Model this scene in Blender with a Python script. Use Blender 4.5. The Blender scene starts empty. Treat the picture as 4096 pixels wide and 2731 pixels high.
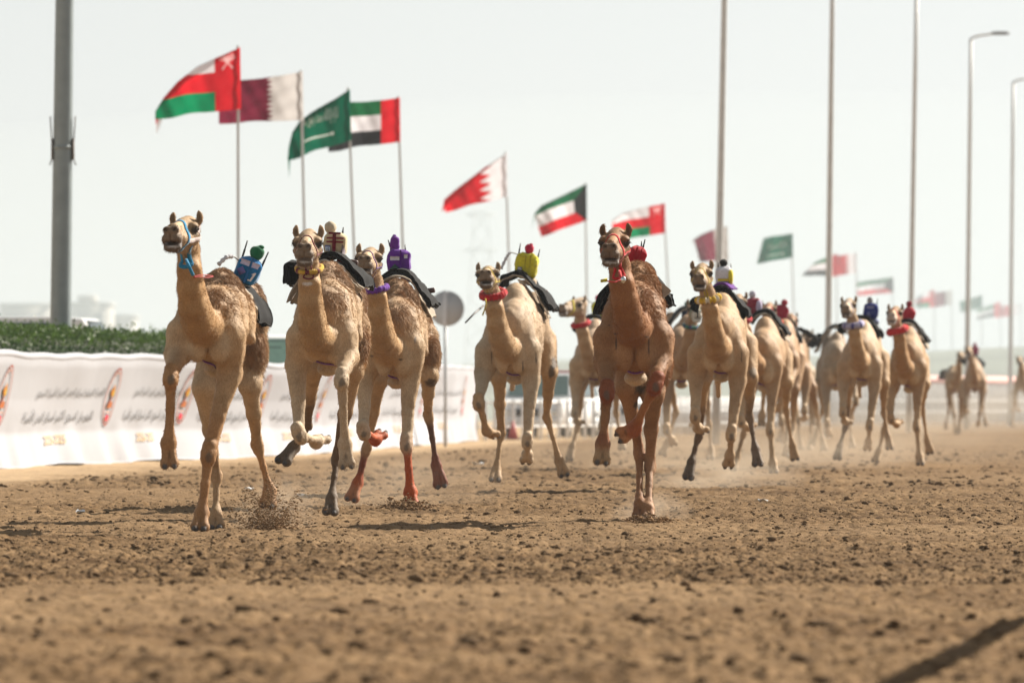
import bpy, math, random, time
import numpy as np
from mathutils import Vector, Matrix
T0 = time.time()
S = bpy.context.scene
COL = S.collection
R = math.radians
# ---------------------------------------------------------------- camera
CAM_H = 1.05                 # eye height of the photographer, metres
HOR = 1598.0                 # horizon row in the 4096 x 2731 photograph
FPX = 250.0 / 36.0 * 4096.0  # focal length in photo pixels
cd = bpy.data.cameras.new('camera')
cam = bpy.data.objects.new('camera', cd)
COL.objects.link(cam)
cam.location = (0, 0, CAM_H)
cam.rotation_euler = (R(90), 0, 0)
cd.lens = 250
cd.sensor_width = 36
cd.shift_y = (HOR - 2731 / 2) / 4096.0
cd.clip_start = 0.5
cd.clip_end = 8000
cd.dof.use_dof = True
cd.dof.focus_distance = 62.0
cd.dof.aperture_fstop = 4.2
S.camera = cam
# ---------------------------------------------------------------- world and sun
SUN_EL, SUN_AZ = 36.0, 52.0  # azimuth clockwise from the viewing direction
W = bpy.data.worlds.new('World')
S.world = W
W.use_nodes = True
nt = W.node_tree
nt.nodes.clear()
o_ = nt.nodes.new('ShaderNodeOutputWorld')
bg = nt.nodes.new('ShaderNodeBackground')
sky = nt.nodes.new('ShaderNodeTexSky')
sky.sky_type = 'NISHITA'
sky.sun_disc = False
sky.sun_elevation = R(SUN_EL)
sky.sun_rotation = R(SUN_AZ)
sky.air_density = 1.0
sky.dust_density = 0.4
sky.ozone_density = 1.0
hs = nt.nodes.new('ShaderNodeHueSaturation')
hs.inputs["Saturation"].default_value = 0.10
nt.links.new(sky.outputs[0], hs.inputs['Color'])
tn = nt.nodes.new('ShaderNodeMix'); tn.data_type = 'RGBA'; tn.blend_type = 'MULTIPLY'; tn.inputs[0].default_value = 1.0; tn.inputs[7].default_value = (0.98, 1.0, 0.99, 1)
nt.links.new(hs.outputs[0], tn.inputs[6]); nt.links.new(tn.outputs[2], bg.inputs[0])
nt.links.new(bg.outputs[0], o_.inputs[0])
bg.inputs[1].default_value = 0.051
sd = bpy.data.lights.new('sun', 'SUN')
sd.energy = 5.0
sd.angle = R(0.5)
sd.color = (1.0, 0.915, 0.79)
sun = bpy.data.objects.new('sun', sd)
COL.objects.link(sun)
sv = Vector((math.sin(R(SUN_AZ)) * math.cos(R(SUN_EL)), math.cos(R(SUN_AZ)) * math.cos(R(SUN_EL)), math.sin(R(SUN_EL))))
sun.rotation_euler = sv.to_track_quat('Z', 'Y').to_euler()
sun.location = (60, 60, 60)
S.view_settings.view_transform = 'Standard'
S.view_settings.look = 'None'
S.view_settings.gamma = 1.0
S.view_settings.exposure = 1.15
S.render.engine = 'CYCLES'
S.cycles.use_denoising = True
S.cycles.max_bounces = 6
S.cycles.diffuse_bounces = 3
S.cycles.transparent_max_bounces = 8
S.cycles.volume_bounces = 1
S.cycles.use_adaptive_sampling = True
S.cycles.adaptive_threshold = 0.008

# ---------------------------------------------------------------- helpers
def at(px, py, Y):
    return np.array([(px - 2048.0) * Y / FPX, Y, CAM_H - (py - HOR) * Y / FPX])

def tag(o, label=None, cat=None, group=None, kind=None):
    if label: o['label'] = label
    if cat: o['category'] = cat
    if group: o['group'] = group
    if kind: o['kind'] = kind
    return o

def empty(name, loc, label=None, cat=None, group=None, rot=None):
    o = bpy.data.objects.new(name, None)
    o.empty_display_size = 0.2
    COL.objects.link(o)
    o.location = [float(v) for v in loc]
    if rot: o.rotation_euler = rot
    return tag(o, label, cat, group)

def obj(name, V, F, mat, parent=None, smooth=True, cols=None, loc=(0, 0, 0), attrs=None):
    """V (n,3), F (m,3|4) or a list of such arrays -> one mesh object"""
    V = np.asarray(V, dtype=np.float32)
    Fs = F if isinstance(F, list) else [F]
    Fs = [np.asarray(f, dtype=np.int32) for f in Fs if len(f)]
    me = bpy.data.meshes.new(name)
    me.vertices.add(len(V))
    me.vertices.foreach_set('co', V.ravel())
    nl = sum(f.size for f in Fs)
    npoly = sum(len(f) for f in Fs)
    me.loops.add(nl)
    me.polygons.add(npoly)
    me.loops.foreach_set('vertex_index', np.concatenate([f.ravel() for f in Fs]))
    tot = np.concatenate([np.full(len(f), f.shape[1], np.int32) for f in Fs])
    me.polygons.foreach_set('loop_start', np.concatenate([[0], np.cumsum(tot)[:-1]]).astype(np.int32))
    if smooth:
        me.polygons.foreach_set('use_smooth', np.ones(npoly, bool))
    me.update(calc_edges=True)
    me.validate()
    if cols is not None:
        c = np.ones((len(V), 4), np.float32)
        c[:, :3] = cols
        a = me.attributes.new('Col', 'FLOAT_COLOR', 'POINT')
        a.data.foreach_set('color', c.ravel())
    for k, v in (attrs or {}).items():
        a = me.attributes.new(k, 'FLOAT', 'POINT')
        a.data.foreach_set('value', np.asarray(v, np.float32))
    if not isinstance(mat, (list, tuple)): mat = [mat]
    for m in mat: me.materials.append(m)
    o = bpy.data.objects.new(name, me)
    COL.objects.link(o)
    o.location = [float(v) for v in loc]
    if parent is not None: o.parent = parent
    return o

class MB:
    """collects simple solids, then links them as one mesh object"""
    def __init__(s): s.V = []; s.F4 = []; s.F3 = []; s.n = 0; s.C = []
    def add(s, V, F4=(), F3=(), col=(1, 1, 1)):
        V = np.asarray(V, float).reshape(-1, 3)
        if len(F4): s.F4.append(np.asarray(F4, int) + s.n)
        if len(F3): s.F3.append(np.asarray(F3, int) + s.n)
        s.V.append(V); s.n += len(V)
        s.C.append(np.tile(np.asarray(col, float), (len(V), 1)))
        return s
    def box(s, c, d, b=0.0, rot=None, col=(1, 1, 1)):
        c = np.asarray(c, float); h = np.asarray(d, float) / 2
        if b <= 0:
            P = np.array([[x, y, z] for x in (-1, 1) for y in (-1, 1) for z in (-1, 1)], float) * h
            F = [[0, 1, 3, 2], [4, 6, 7, 5], [0, 4, 5, 1], [2, 3, 7, 6], [0, 2, 6, 4], [1, 5, 7, 3]]
            P = P @ np.array(rot).T if rot is not None else P
            return s.add(P + c, F, col=col)
        bm_ = [( -1, ), (1, )]
        P = []; 
        for z in (-1, 1):
            for inset, zz in ((0, h[2] - b), (b, h[2])):
                hx, hy = h[0] - inset, h[1] - inset
                ring = [(-hx + b, -hy), (hx - b, -hy), (hx, -hy + b), (hx, hy - b), (hx - b, hy), (-hx + b, hy), (-hx, hy - b), (-hx, -hy + b)]
                P.append([(x, y, z * zz) for x, y in ring])
        order = [P[1], P[0], P[2], P[3]]
        V = np.array([p for r in order for p in r])
        F = []
        for k in range(3):
            for i in range(8):
                j = (i + 1) % 8
                F.append([k * 8 + i, k * 8 + j, k * 8 + 8 + j, k * 8 + 8 + i])
        F += [[0, 7, 2, 1], [7, 6, 3, 2], [6, 5, 4, 3], [24, 25, 26, 31], [31, 26, 27, 30], [30, 27, 28, 29]]
        V = V @ np.array(rot).T if rot is not None else V
        return s.add(V + c, F, col=col)
    def tube(s, pts, rad, n=8, cap=True, col=(1, 1, 1)):
        pts = np.asarray(pts, float); m = len(pts)
        rad = np.full(m, rad) if np.isscalar(rad) else np.asarray(rad, float)
        T = np.gradient(pts, axis=0); T /= np.linalg.norm(T, axis=1)[:, None] + 1e-12
        up = np.array([0, 0, 1.0]) if abs(T[0][2]) < 0.9 else np.array([1.0, 0, 0])
        V = []
        e1 = np.cross(T[0], up); e1 /= np.linalg.norm(e1)
        for i in range(m):
            e1 = e1 - T[i] * np.dot(e1, T[i]); e1 /= np.linalg.norm(e1) + 1e-12
            e2 = np.cross(T[i], e1)
            a = np.arange(n) * 2 * math.pi / n
            V.append(pts[i] + rad[i] * (np.cos(a)[:, None] * e1 + np.sin(a)[:, None] * e2))
        V = np.concatenate(V); F = []
        for i in range(m - 1):
            for k in range(n):
                j = (k + 1) % n
                F.append([i * n + k, i * n + j, (i + 1) * n + j, (i + 1) * n + k])
        F3 = []
        if cap:
            V = np.vstack([V, pts[0], pts[-1]]); a, b = len(V) - 2, len(V) - 1
            for k in range(n):
                j = (k + 1) % n
                F3 += [[a, j, k], [b, (m - 1) * n + k, (m - 1) * n + j]]
        return s.add(V, F, F3, col)
    def ell(s, c, r, nu=16, nv=10, p=1.0, rot=None, fn=None, col=(1, 1, 1)):
        """(super)ellipsoid; p < 1 boxier"""
        u = np.arange(nu) * 2 * math.pi / nu
        v = np.linspace(-math.pi / 2, math.pi / 2, nv + 1)
        sp = lambda a: np.sign(a) * np.abs(a) ** p
        X = sp(np.cos(v))[:, None] * sp(np.cos(u))[None]
        Y = sp(np.cos(v))[:, None] * sp(np.sin(u))[None]
        Z = np.repeat(sp(np.sin(v))[:, None], nu, 1)
        P = np.stack([X, Y, Z], -1).reshape(-1, 3)
        if fn is not None: P = fn(P)
        P = P * np.asarray(r, float)
        if rot is not None: P = P @ np.asarray(rot).T
        F = [[i * nu + k, i * nu + (k + 1) % nu, (i + 1) * nu + (k + 1) % nu, (i + 1) * nu + k] for i in range(nv) for k in range(nu)]
        return s.add(P + np.asarray(c, float), F, col=col)
    def grid(s, P, thick=None, nrm=None, col=(1, 1, 1)):
        """P (a,b,3) sheet; a thickness makes it a closed slab"""
        a, b = P.shape[:2]
        idx = np.arange(a * b).reshape(a, b)
        q = np.stack([idx[:-1, :-1], idx[1:, :-1], idx[1:, 1:], idx[:-1, 1:]], -1).reshape(-1, 4)
        if not thick: return s.add(P.reshape(-1, 3), q, col=col)
        du = np.gradient(P, axis=0); dv = np.gradient(P, axis=1)
        N = np.cross(du, dv); N /= np.linalg.norm(N, axis=2)[..., None] + 1e-9
        Q = P + N * thick
        n = a * b
        ring = np.concatenate([idx[0, :], idx[1:, -1], idx[-1, ::-1][1:], idx[::-1, 0][1:]])
        side = np.stack([ring[:-1], ring[:-1] + n, ring[1:] + n, ring[1:]], -1)
        return s.add(np.concatenate([P.reshape(-1, 3), Q.reshape(-1, 3)]), np.concatenate([q[:, ::-1], q + n, side[:, ::-1]]), col=col)
    def prism(s, poly, y0, y1, col=(1, 1, 1)):
        """polygon in x,z swept along y"""
        poly = np.asarray(poly, float); n = len(poly)
        V = np.concatenate([np.c_[poly[:, 0], np.full(n, y0), poly[:, 1]], np.c_[poly[:, 0], np.full(n, y1), poly[:, 1]], [[poly[:, 0].mean(), y0, poly[:, 1].mean()], [poly[:, 0].mean(), y1, poly[:, 1].mean()]]])
        F4 = [[i, (i + 1) % n, n + (i + 1) % n, n + i] for i in range(n)]
        F3 = [[2 * n, (i + 1) % n, i] for i in range(n)] + [[2 * n + 1, n + i, n + (i + 1) % n] for i in range(n)]
        return s.add(V, F4, F3, col)
    def arrays(s):
        V = np.concatenate(s.V)
        F = []
        if s.F4: F.append(np.concatenate(s.F4))
        if s.F3: F.append(np.concatenate(s.F3))
        return V, F, np.concatenate(s.C)
    def build(s, name, mat, parent=None, smooth=True, loc=(0, 0, 0), cols=False):
        V, F, C = s.arrays()
        return obj(name, V, F, mat, parent, smooth, C if cols else None, loc)

def roty(a):   # clockwise as the camera sees it for positive a
    a = R(a); c, s_ = math.cos(a), math.sin(a)
    return np.array([[c, 0, s_], [0, 1, 0], [-s_, 0, c]])
def rotz(a):
    a = R(a); c, s_ = math.cos(a), math.sin(a)
    return np.array([[c, -s_, 0], [s_, c, 0], [0, 0, 1]])
def rotx(a):
    a = R(a); c, s_ = math.cos(a), math.sin(a)
    return np.array([[1, 0, 0], [0, c, -s_], [0, s_, c]])

def _h(ix, iy, iz):
    with np.errstate(over='ignore'):
        n = ix.astype(np.uint32) * np.uint32(374761393) + iy.astype(np.uint32) * np.uint32(668265263) + iz.astype(np.uint32) * np.uint32(2147483647)
        n = (n ^ (n >> np.uint32(13))) * np.uint32(1274126177)
        n = n ^ (n >> np.uint32(16))
    return n.astype(np.float32) / np.float32(4294967295.0)
def vnoise(P):
    """value noise in [-1,1] for points (n,3)"""
    P = np.asarray(P, np.float32)
    i = np.floor(P).astype(np.int64); f = P - i; f = f * f * (3 - 2 * f)
    o = np.zeros(len(P), np.float32)
    for a in (0, 1):
        wx = f[:, 0] if a else 1 - f[:, 0]
        for b in (0, 1):
            wy = f[:, 1] if b else 1 - f[:, 1]
            for c in (0, 1):
                wz = f[:, 2] if c else 1 - f[:, 2]
                o += wx * wy * wz * _h(i[:, 0] + a, i[:, 1] + b, i[:, 2] + c)
    return o * 2 - 1
def fbm(P, oct=3, gain=0.5):
    o = 0; a = 1.0; t = 0
    for k in range(oct):
        o = o + a * vnoise(P * (2.0 ** k) + 17.3 * k); t += a; a *= gain
    return o / t

def spline(pts, n):
    """Catmull-Rom through pts -> n points"""
    p = np.asarray(pts, float); p = np.vstack([2 * p[0] - p[1], p, 2 * p[-1] - p[-2]])
    m = len(p) - 3
    t = np.linspace(0, m - 1e-6, n); i = t.astype(int); u = (t - i)[:, None]
    a, b, c, d = p[i], p[i + 1], p[i + 2], p[i + 3]
    return 0.5 * (2 * b + (c - a) * u + (2 * a - 5 * b + 4 * c - d) * u ** 2 + (3 * b - a - 3 * c + d) * u ** 3)

def text_mesh(txt, size=1.0, wx=1.0, bold=0.0):
    cu = bpy.data.curves.new('t', 'FONT'); cu.body = txt; cu.size = size
    cu.align_x = 'CENTER'; cu.align_y = 'CENTER'; cu.offset = bold; cu.resolution_u = 3
    to = bpy.data.objects.new('t', cu); COL.objects.link(to)
    dg = bpy.context.evaluated_depsgraph_get()
    me = to.evaluated_get(dg).to_mesh()
    V = np.zeros(len(me.vertices) * 3, np.float32); me.vertices.foreach_get('co', V); V = V.reshape(-1, 3)
    me.calc_loop_triangles()
    F = np.zeros(len(me.loop_triangles) * 3, np.int32); me.loop_triangles.foreach_get('vertices', F); F = F.reshape(-1, 3)
    to.to_mesh_clear()
    bpy.data.objects.remove(to); bpy.data.curves.remove(cu)
    V = V.copy(); V[:, 0] *= wx
    return V, F

_PF = {  # Arabic letters: isolated, final, initial, medial presentation forms
 'ا': 'FE8D FE8E', 'أ': 'FE83 FE84', 'إ': 'FE87 FE88', 'آ': 'FE81 FE82', 'ب': 'FE8F FE90 FE91 FE92', 'ة': 'FE93 FE94', 'ت': 'FE95 FE96 FE97 FE98',
 'ج': 'FE9D FE9E FE9F FEA0', 'ح': 'FEA1 FEA2 FEA3 FEA4', 'خ': 'FEA5 FEA6 FEA7 FEA8', 'د': 'FEA9 FEAA', 'ر': 'FEAD FEAE', 'س': 'FEB1 FEB2 FEB3 FEB4',
 'ش': 'FEB5 FEB6 FEB7 FEB8', 'ص': 'FEB9 FEBA FEBB FEBC', 'ع': 'FEC9 FECA FECB FECC', 'ق': 'FED5 FED6 FED7 FED8', 'ل': 'FEDD FEDE FEDF FEE0', 'م': 'FEE1 FEE2 FEE3 FEE4',
 'ن': 'FEE5 FEE6 FEE7 FEE8', 'ه': 'FEE9 FEEA FEEB FEEC', 'و': 'FEED FEEE', 'ي': 'FEF1 FEF2 FEF3 FEF4', 'ى': 'FEEF FEF0', 'ك': 'FED9 FEDA FEDB FEDC', 'ظ': 'FEC5 FEC6 FEC7 FEC8'}
def arabic(s):
    out = []
    for i, ch in enumerate(s):
        if ch not in _PF: out.append(ch); continue
        f = _PF[ch].split()
        prev = i > 0 and s[i - 1] in _PF and len(_PF[s[i - 1]].split()) == 4
        nxt = i + 1 < len(s) and s[i + 1] in _PF and len(f) == 4
        k = (3 if prev and nxt else 1 if prev else 2 if nxt else 0)
        out.append(chr(int(f[k], 16)))
    return ''.join(out[::-1])

# ---------------------------------------------------------------- materials
def nodes(name):
    m = bpy.data.materials.new(name); m.use_nodes = True
    t = m.node_tree; t.nodes.clear()
    o = t.nodes.new('ShaderNodeOutputMaterial')
    b = t.nodes.new('ShaderNodeBsdfPrincipled')
    t.links.new(b.outputs[0], o.inputs[0])
    return m, t, b, o
def N(t, kind, **kw):
    n = t.nodes.new('ShaderNode' + kind)
    for k, v in kw.items():
        if k in n.inputs: n.inputs[k].default_value = v
        else: setattr(n, k, v)
    return n
def ramp(t, fac, stops):
    r = t.nodes.new('ShaderNodeValToRGB')
    while len(r.color_ramp.elements) < len(stops): r.color_ramp.elements.new(0.5)
    for e, (p, c) in zip(r.color_ramp.elements, stops):
        e.position = p; e.color = (*c, 1) if len(c) == 3 else c
    t.links.new(fac, r.inputs[0]); return r
def mul(t, a, b, fac=1.0, mode='MULTIPLY'):
    m = t.nodes.new('ShaderNodeMix'); m.data_type = 'RGBA'; m.blend_type = mode; m.inputs[0].default_value = fac
    t.links.new(a, m.inputs[6]); t.links.new(b, m.inputs[7]); return m.outputs[2]
def bump(t, b, h, strength, dist):
    n = t.nodes.new('ShaderNodeBump'); n.inputs['Strength'].default_value = strength; n.inputs['Distance'].default_value = dist
    t.links.new(h, n.inputs['Height']); t.links.new(n.outputs[0], b.inputs['Normal']); return n

def mat_plain(name, col, rough=0.6, var=0.12, scale=8.0, metal=0.0, bumpy=0.0, spec=0.5):
    m, t, b, o = nodes(name)
    tc = N(t, 'TexCoord'); nz = N(t, 'TexNoise', Scale=scale, Detail=5.0, Roughness=0.6)
    t.links.new(tc.outputs['Object'], nz.inputs['Vector'])
    lo = tuple(c * (1 - var) for c in col); hi = tuple(min(1, c * (1 + var)) for c in col)
    r = ramp(t, nz.outputs['Fac'], [(0.3, lo), (0.7, hi)])
    t.links.new(r.outputs[0], b.inputs['Base Color'])
    b.inputs['Roughness'].default_value = rough; b.inputs['Metallic'].default_value = metal
    b.inputs['Specular IOR Level'].default_value = spec
    if bumpy: bump(t, b, nz.outputs['Fac'], bumpy, 0.02)
    return m
def mat_cloth(name, col, var=0.18, trans=0.0, scale=40.0, sheen=0.2, attr=False):
    m, t, b, o = nodes(name)
    tc = N(t, 'TexCoord'); nz = N(t, 'TexNoise', Scale=scale, Detail=4.0)
    t.links.new(tc.outputs['Object'], nz.inputs['Vector'])
    g = ramp(t, nz.outputs['Fac'], [(0.25, (1 - var,) * 3), (0.75, (1.0,) * 3)])
    if attr:
        a = N(t, 'Attribute'); a.attribute_name = 'Col'; src = a.outputs['Color']
    else:
        a = N(t, 'RGB'); a.outputs[0].default_value = (*col, 1); src = a.outputs[0]
    c = mul(t, src, g.outputs[0])
    t.links.new(c, b.inputs['Base Color'])
    b.inputs['Roughness'].default_value = 0.85; b.inputs['Specular IOR Level'].default_value = 0.12
    b.inputs['Sheen Weight'].default_value = sheen
    bump(t, b, nz.outputs['Fac'], 0.25, 0.01)
    if trans:
        tr = N(t, 'BsdfTranslucent'); t.links.new(c, tr.inputs[0])
        mx = N(t, 'MixShader'); mx.inputs[0].default_value = trans
        t.links.new(b.outputs[0], mx.inputs[1]); t.links.new(tr.outputs[0], mx.inputs[2]); t.links.new(mx.outputs[0], o.inputs[0])
    return m
def mat_fur(name):
    m, t, b, o = nodes(name)
    a = N(t, 'Attribute'); a.attribute_name = 'Col'
    wl = N(t, 'Attribute'); wl.attribute_name = 'Wool'
    tc = N(t, 'TexCoord')
    mp = N(t, 'Mapping'); mp.inputs['Scale'].default_value = (1, 1, 0.35)
    t.links.new(tc.outputs['Object'], mp.inputs['Vector'])
    fine = N(t, 'TexNoise', Scale=120.0, Detail=4.0, Roughness=0.65); t.links.new(mp.outputs[0], fine.inputs['Vector'])
    mid = N(t, 'TexNoise', Scale=9.0, Detail=5.0, Roughness=0.6); t.links.new(tc.outputs['Object'], mid.inputs['Vector'])
    g1 = ramp(t, fine.outputs['Fac'], [(0.28, (0.68, 0.66, 0.63)), (0.70, (1.14, 1.14, 1.14))])
    g2 = ramp(t, mid.outputs['Fac'], [(0.28, (0.82, 0.79, 0.75)), (0.5, (1, 1, 1)), (0.75, (1.08, 1.08, 1.09))])
    c = mul(t, mul(t, a.outputs['Color'], g1.outputs[0]), g2.outputs[0])
    t.links.new(c, b.inputs['Base Color'])
    b.inputs['Roughness'].default_value = 0.6; b.inputs['Specular IOR Level'].default_value = 0.18
    b.inputs['Sheen Weight'].default_value = 0.06; b.inputs['Sheen Roughness'].default_value = 0.4
    cl = N(t, 'TexNoise', Scale=34.0, Detail=3.0); t.links.new(tc.outputs['Object'], cl.inputs['Vector'])
    k = N(t, 'Math', operation='MULTIPLY'); t.links.new(cl.outputs['Fac'], k.inputs[0]); t.links.new(wl.outputs['Fac'], k.inputs[1])
    s1 = N(t, 'Math', operation='MULTIPLY'); t.links.new(fine.outputs['Fac'], s1.inputs[0]); s1.inputs[1].default_value = 0.22
    s2 = N(t, 'Math', operation='ADD'); t.links.new(s1.outputs[0], s2.inputs[0]); t.links.new(k.outputs[0], s2.inputs[1])
    bump(t, b, s2.outputs[0], 0.9, 0.02)
    return m
def mat_attr(name, rough=0.8, sheen=0.0):
    m, t, b, o = nodes(name)
    a = N(t, 'Attribute'); a.attribute_name = 'Col'
    t.links.new(a.outputs['Color'], b.inputs['Base Color'])
    b.inputs['Roughness'].default_value = rough; b.inputs['Specular IOR Level'].default_value = 0.2
    b.inputs['Sheen Weight'].default_value = sheen
    return m
QV, DUST, HAZE = 1.0, True, 0.00022
# ---------------------------------------------------------------- implicit bodies
def smin(a, b, k):
    h = np.maximum(k - np.abs(a - b), 0) / k
    return np.minimum(a, b) - h * h * k * 0.25
class Body:
    def __init__(s): s.P = []; s.cut = []; s.spots = []; s.disp = None
    def rc(s, a, b, ra, rb, col, k=0.05, wool=0.0):
        a = np.asarray(a, float); b = np.asarray(b, float)
        s.P.append(dict(t=0, a=a, b=b, ra=ra, rb=rb, k=k, col=col, wool=wool, c=(a + b) / 2, R=np.linalg.norm(b - a) / 2 + max(ra, rb)))
    def el(s, c, r, col, k=0.05, M=None, wool=0.0, cut=False):
        c = np.asarray(c, float); r = np.asarray(r, float)
        d = dict(t=1, c=c, r=r, M=None if M is None else np.asarray(M, float), k=k, col=col, wool=wool, R=r.max())
        (s.cut if cut else s.P).append(d)
    @staticmethod
    def dist(p, X):
        if p['t'] == 0:
            ba = p['b'] - p['a']; L2 = ba @ ba; pa = X - p['a']
            h = np.clip(pa @ ba / max(L2, 1e-9), 0, 1)
            q = pa - h[..., None] * ba
            return np.sqrt((q * q).sum(-1)) - (p['ra'] + (p['rb'] - p['ra']) * h)
        q = X - p['c']
        if p['M'] is not None: q = q @ p['M']
        k0 = np.sqrt(((q / p['r']) ** 2).sum(-1)); k1 = np.sqrt(((q / p['r'] ** 2) ** 2).sum(-1)) + 1e-9
        return np.where(k0 < 1e-4, -p['r'].min(), k0 * (k0 - 1) / k1)
    def eval(s, X):
        d = None
        for p in s.P:
            e = s.dist(p, X)
            d = e if d is None else smin(d, e, p['k'])
        for p in s.cut:
            d = -smin(-d, s.dist(p, X), p['k'])
        return d
    def grad(s, X, e=0.004):
        g = np.stack([s.eval(X + np.eye(3)[i] * e) - s.eval(X - np.eye(3)[i] * e) for i in range(3)], -1)
        return g / (np.linalg.norm(g, axis=-1)[..., None] + 1e-9)
    def project(s, X, off, it=8):
        X = np.array(X, float)
        for _ in range(it):
            X = X - np.clip(s.eval(X) - off, -0.05, 0.05)[:, None] * s.grad(X)
        return X, s.grad(X)
    def mesh(s, h, B=10):
        pad = 0.06
        lo = np.min([p['c'] - p['R'] for p in s.P], 0) - pad; hi = np.max([p['c'] + p['R'] for p in s.P], 0) + pad
        nb = np.ceil((hi - lo) / (h * B)).astype(int)
        bc = np.stack(np.meshgrid(*[lo[i] + (np.arange(nb[i]) + 0.5) * B * h for i in range(3)], indexing='ij'), -1).reshape(-1, 3)
        dmin = np.full(len(bc), 9.0); near = []
        rad = B * h * 0.87
        for p in s.P:
            dc = np.linalg.norm(bc - p['c'], axis=1) - p['R']
            sel = dc < rad + 0.14
            e = np.full(len(bc), 9.0)
            if sel.any(): e[sel] = s.dist(p, bc[sel])
            near.append(e); dmin = np.minimum(dmin, e)
        act = np.where((dmin < rad + 0.07) & (dmin > -(rad * 1.0 + 0.10)))[0]
        G = np.full(tuple(nb * B), 1.0, np.float32)
        inside = dmin <= -(rad * 1.0 + 0.10)
        G6 = G.reshape(nb[0], B, nb[1], B, nb[2], B)
        ii = np.array(np.unravel_index(np.where(inside)[0], nb)).T
        if len(ii): G6[ii[:, 0], :, ii[:, 1], :, ii[:, 2], :] = -1.0
        off = (np.stack(np.meshgrid(*[np.arange(B)] * 3, indexing='ij'), -1) + 0.5 - B / 2) * h
        D = np.full((len(act), B, B, B), 9.0, np.float32)
        pos = bc[act]
        for p, e in zip(s.P, near):
            sel = np.where(e[act] < rad * 1.6 + p['k'] + 0.08)[0]
            if not len(sel): continue
            X = pos[sel][:, None, None, None, :] + off
            D[sel] = smin(D[sel], s.dist(p, X).astype(np.float32), np.float32(p['k']))
        for p in s.cut:
            sel = np.where(np.linalg.norm(pos - p['c'], axis=1) < p['R'] + rad + 0.04)[0]
            if not len(sel): continue
            X = pos[sel][:, None, None, None, :] + off
            D[sel] = -smin(-D[sel], s.dist(p, X).astype(np.float32), np.float32(p['k']))
        ia = np.array(np.unravel_index(act, nb)).T
        G6[ia[:, 0], :, ia[:, 1], :, ia[:, 2], :] = D
        G = G6.reshape(tuple(nb * B))
        return surface_nets(G, lo + 0.5 * h, h)
    def paint(s, V):
        wsum = np.zeros(len(V)); C = np.zeros((len(V), 3)); Wl = np.zeros(len(V))
        ds = []
        for p in s.P:
            sel = np.linalg.norm(V - p['c'], axis=1) < p['R'] + 0.12
            d = np.full(len(V), 9.0); d[sel] = s.dist(p, V[sel]); ds.append(d)
        dm = np.min(ds, 0)
        jit = .008 * vnoise(V * 22) + .014 * vnoise(V * 7)
        for p, d in zip(s.P, ds):
            w = np.exp(-np.clip((d + (jit if p['wool'] else 0) - dm) / (.018 if p['wool'] == 0 else .035), 0, 40))
            wsum += w; C += w[:, None] * np.asarray(p['col']); Wl += w * p['wool']
        C /= wsum[:, None]; Wl /= wsum
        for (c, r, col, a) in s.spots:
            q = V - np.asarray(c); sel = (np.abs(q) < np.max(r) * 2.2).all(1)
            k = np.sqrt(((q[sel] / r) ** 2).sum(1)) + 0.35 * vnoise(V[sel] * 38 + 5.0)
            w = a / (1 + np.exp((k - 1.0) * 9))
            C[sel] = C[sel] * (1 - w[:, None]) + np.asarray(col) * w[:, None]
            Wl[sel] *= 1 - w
        return C, Wl

def surface_nets(G, org, h):
    n = G.shape
    ins = G < 0
    c8 = [(a, b, c) for a in (0, 1) for b in (0, 1) for c in (0, 1)]
    cnt = np.zeros((n[0] - 1, n[1] - 1, n[2] - 1), np.uint8)
    for a, b, c in c8: cnt += ins[a:n[0] - 1 + a, b:n[1] - 1 + b, c:n[2] - 1 + c]
    cell = (cnt > 0) & (cnt < 8)
    I = np.argwhere(cell)
    vid = np.full(cell.shape, -1, np.int32); vid[cell] = np.arange(len(I), dtype=np.int32)
    val = np.stack([G[I[:, 0] + a, I[:, 1] + b, I[:, 2] + c] for a, b, c in c8], 1)
    acc = np.zeros((len(I), 3)); num = np.zeros(len(I))
    for i in range(8):
        for j in range(i + 1, 8):
            di = np.array(c8[j]) - np.array(c8[i])
            if np.abs(di).sum() != 1: continue
            va, vb = val[:, i], val[:, j]
            m = (va < 0) != (vb < 0)
            t = np.where(m, va / np.where(m, va - vb, 1), 0)
            acc += np.where(m[:, None], np.array(c8[i]) + t[:, None] * di, 0); num += m
    V = org + (I + acc / num[:, None]) * h
    F = []
    for ax in range(3):
        sl0 = [slice(1, n[k] - 1) for k in range(3)]; sl1 = list(sl0)
        sl0[ax] = slice(0, n[ax] - 1); sl1[ax] = slice(1, n[ax])
        a = ins[tuple(sl0)]; b = ins[tuple(sl1)]
        E = np.argwhere(a != b); flip = a[tuple(E.T)]
        st = [1, 1, 1]; st[ax] = 0; E = E + st
        u, v = (ax + 1) % 3, (ax + 2) % 3
        q = []
        for du, dv in ((0, 0), (-1, 0), (-1, -1), (0, -1)):
            e = E.copy(); e[:, u] += du; e[:, v] += dv
            q.append(vid[e[:, 0], e[:, 1], e[:, 2]])
        q = np.stack(q, 1)
        q[~flip] = q[~flip][:, ::-1]
        F.append(q)
    return V, np.concatenate(F)

def vnormals(V, F):
    n = np.cross(V[F[:, 2]] - V[F[:, 0]], V[F[:, 3]] - V[F[:, 1]])
    N_ = np.zeros_like(V)
    for k in range(4): 
        for ax in range(3): N_[:, ax] += np.bincount(F[:, k], n[:, ax], len(V))
    return N_ / (np.linalg.norm(N_, axis=1)[:, None] + 1e-12)

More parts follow.
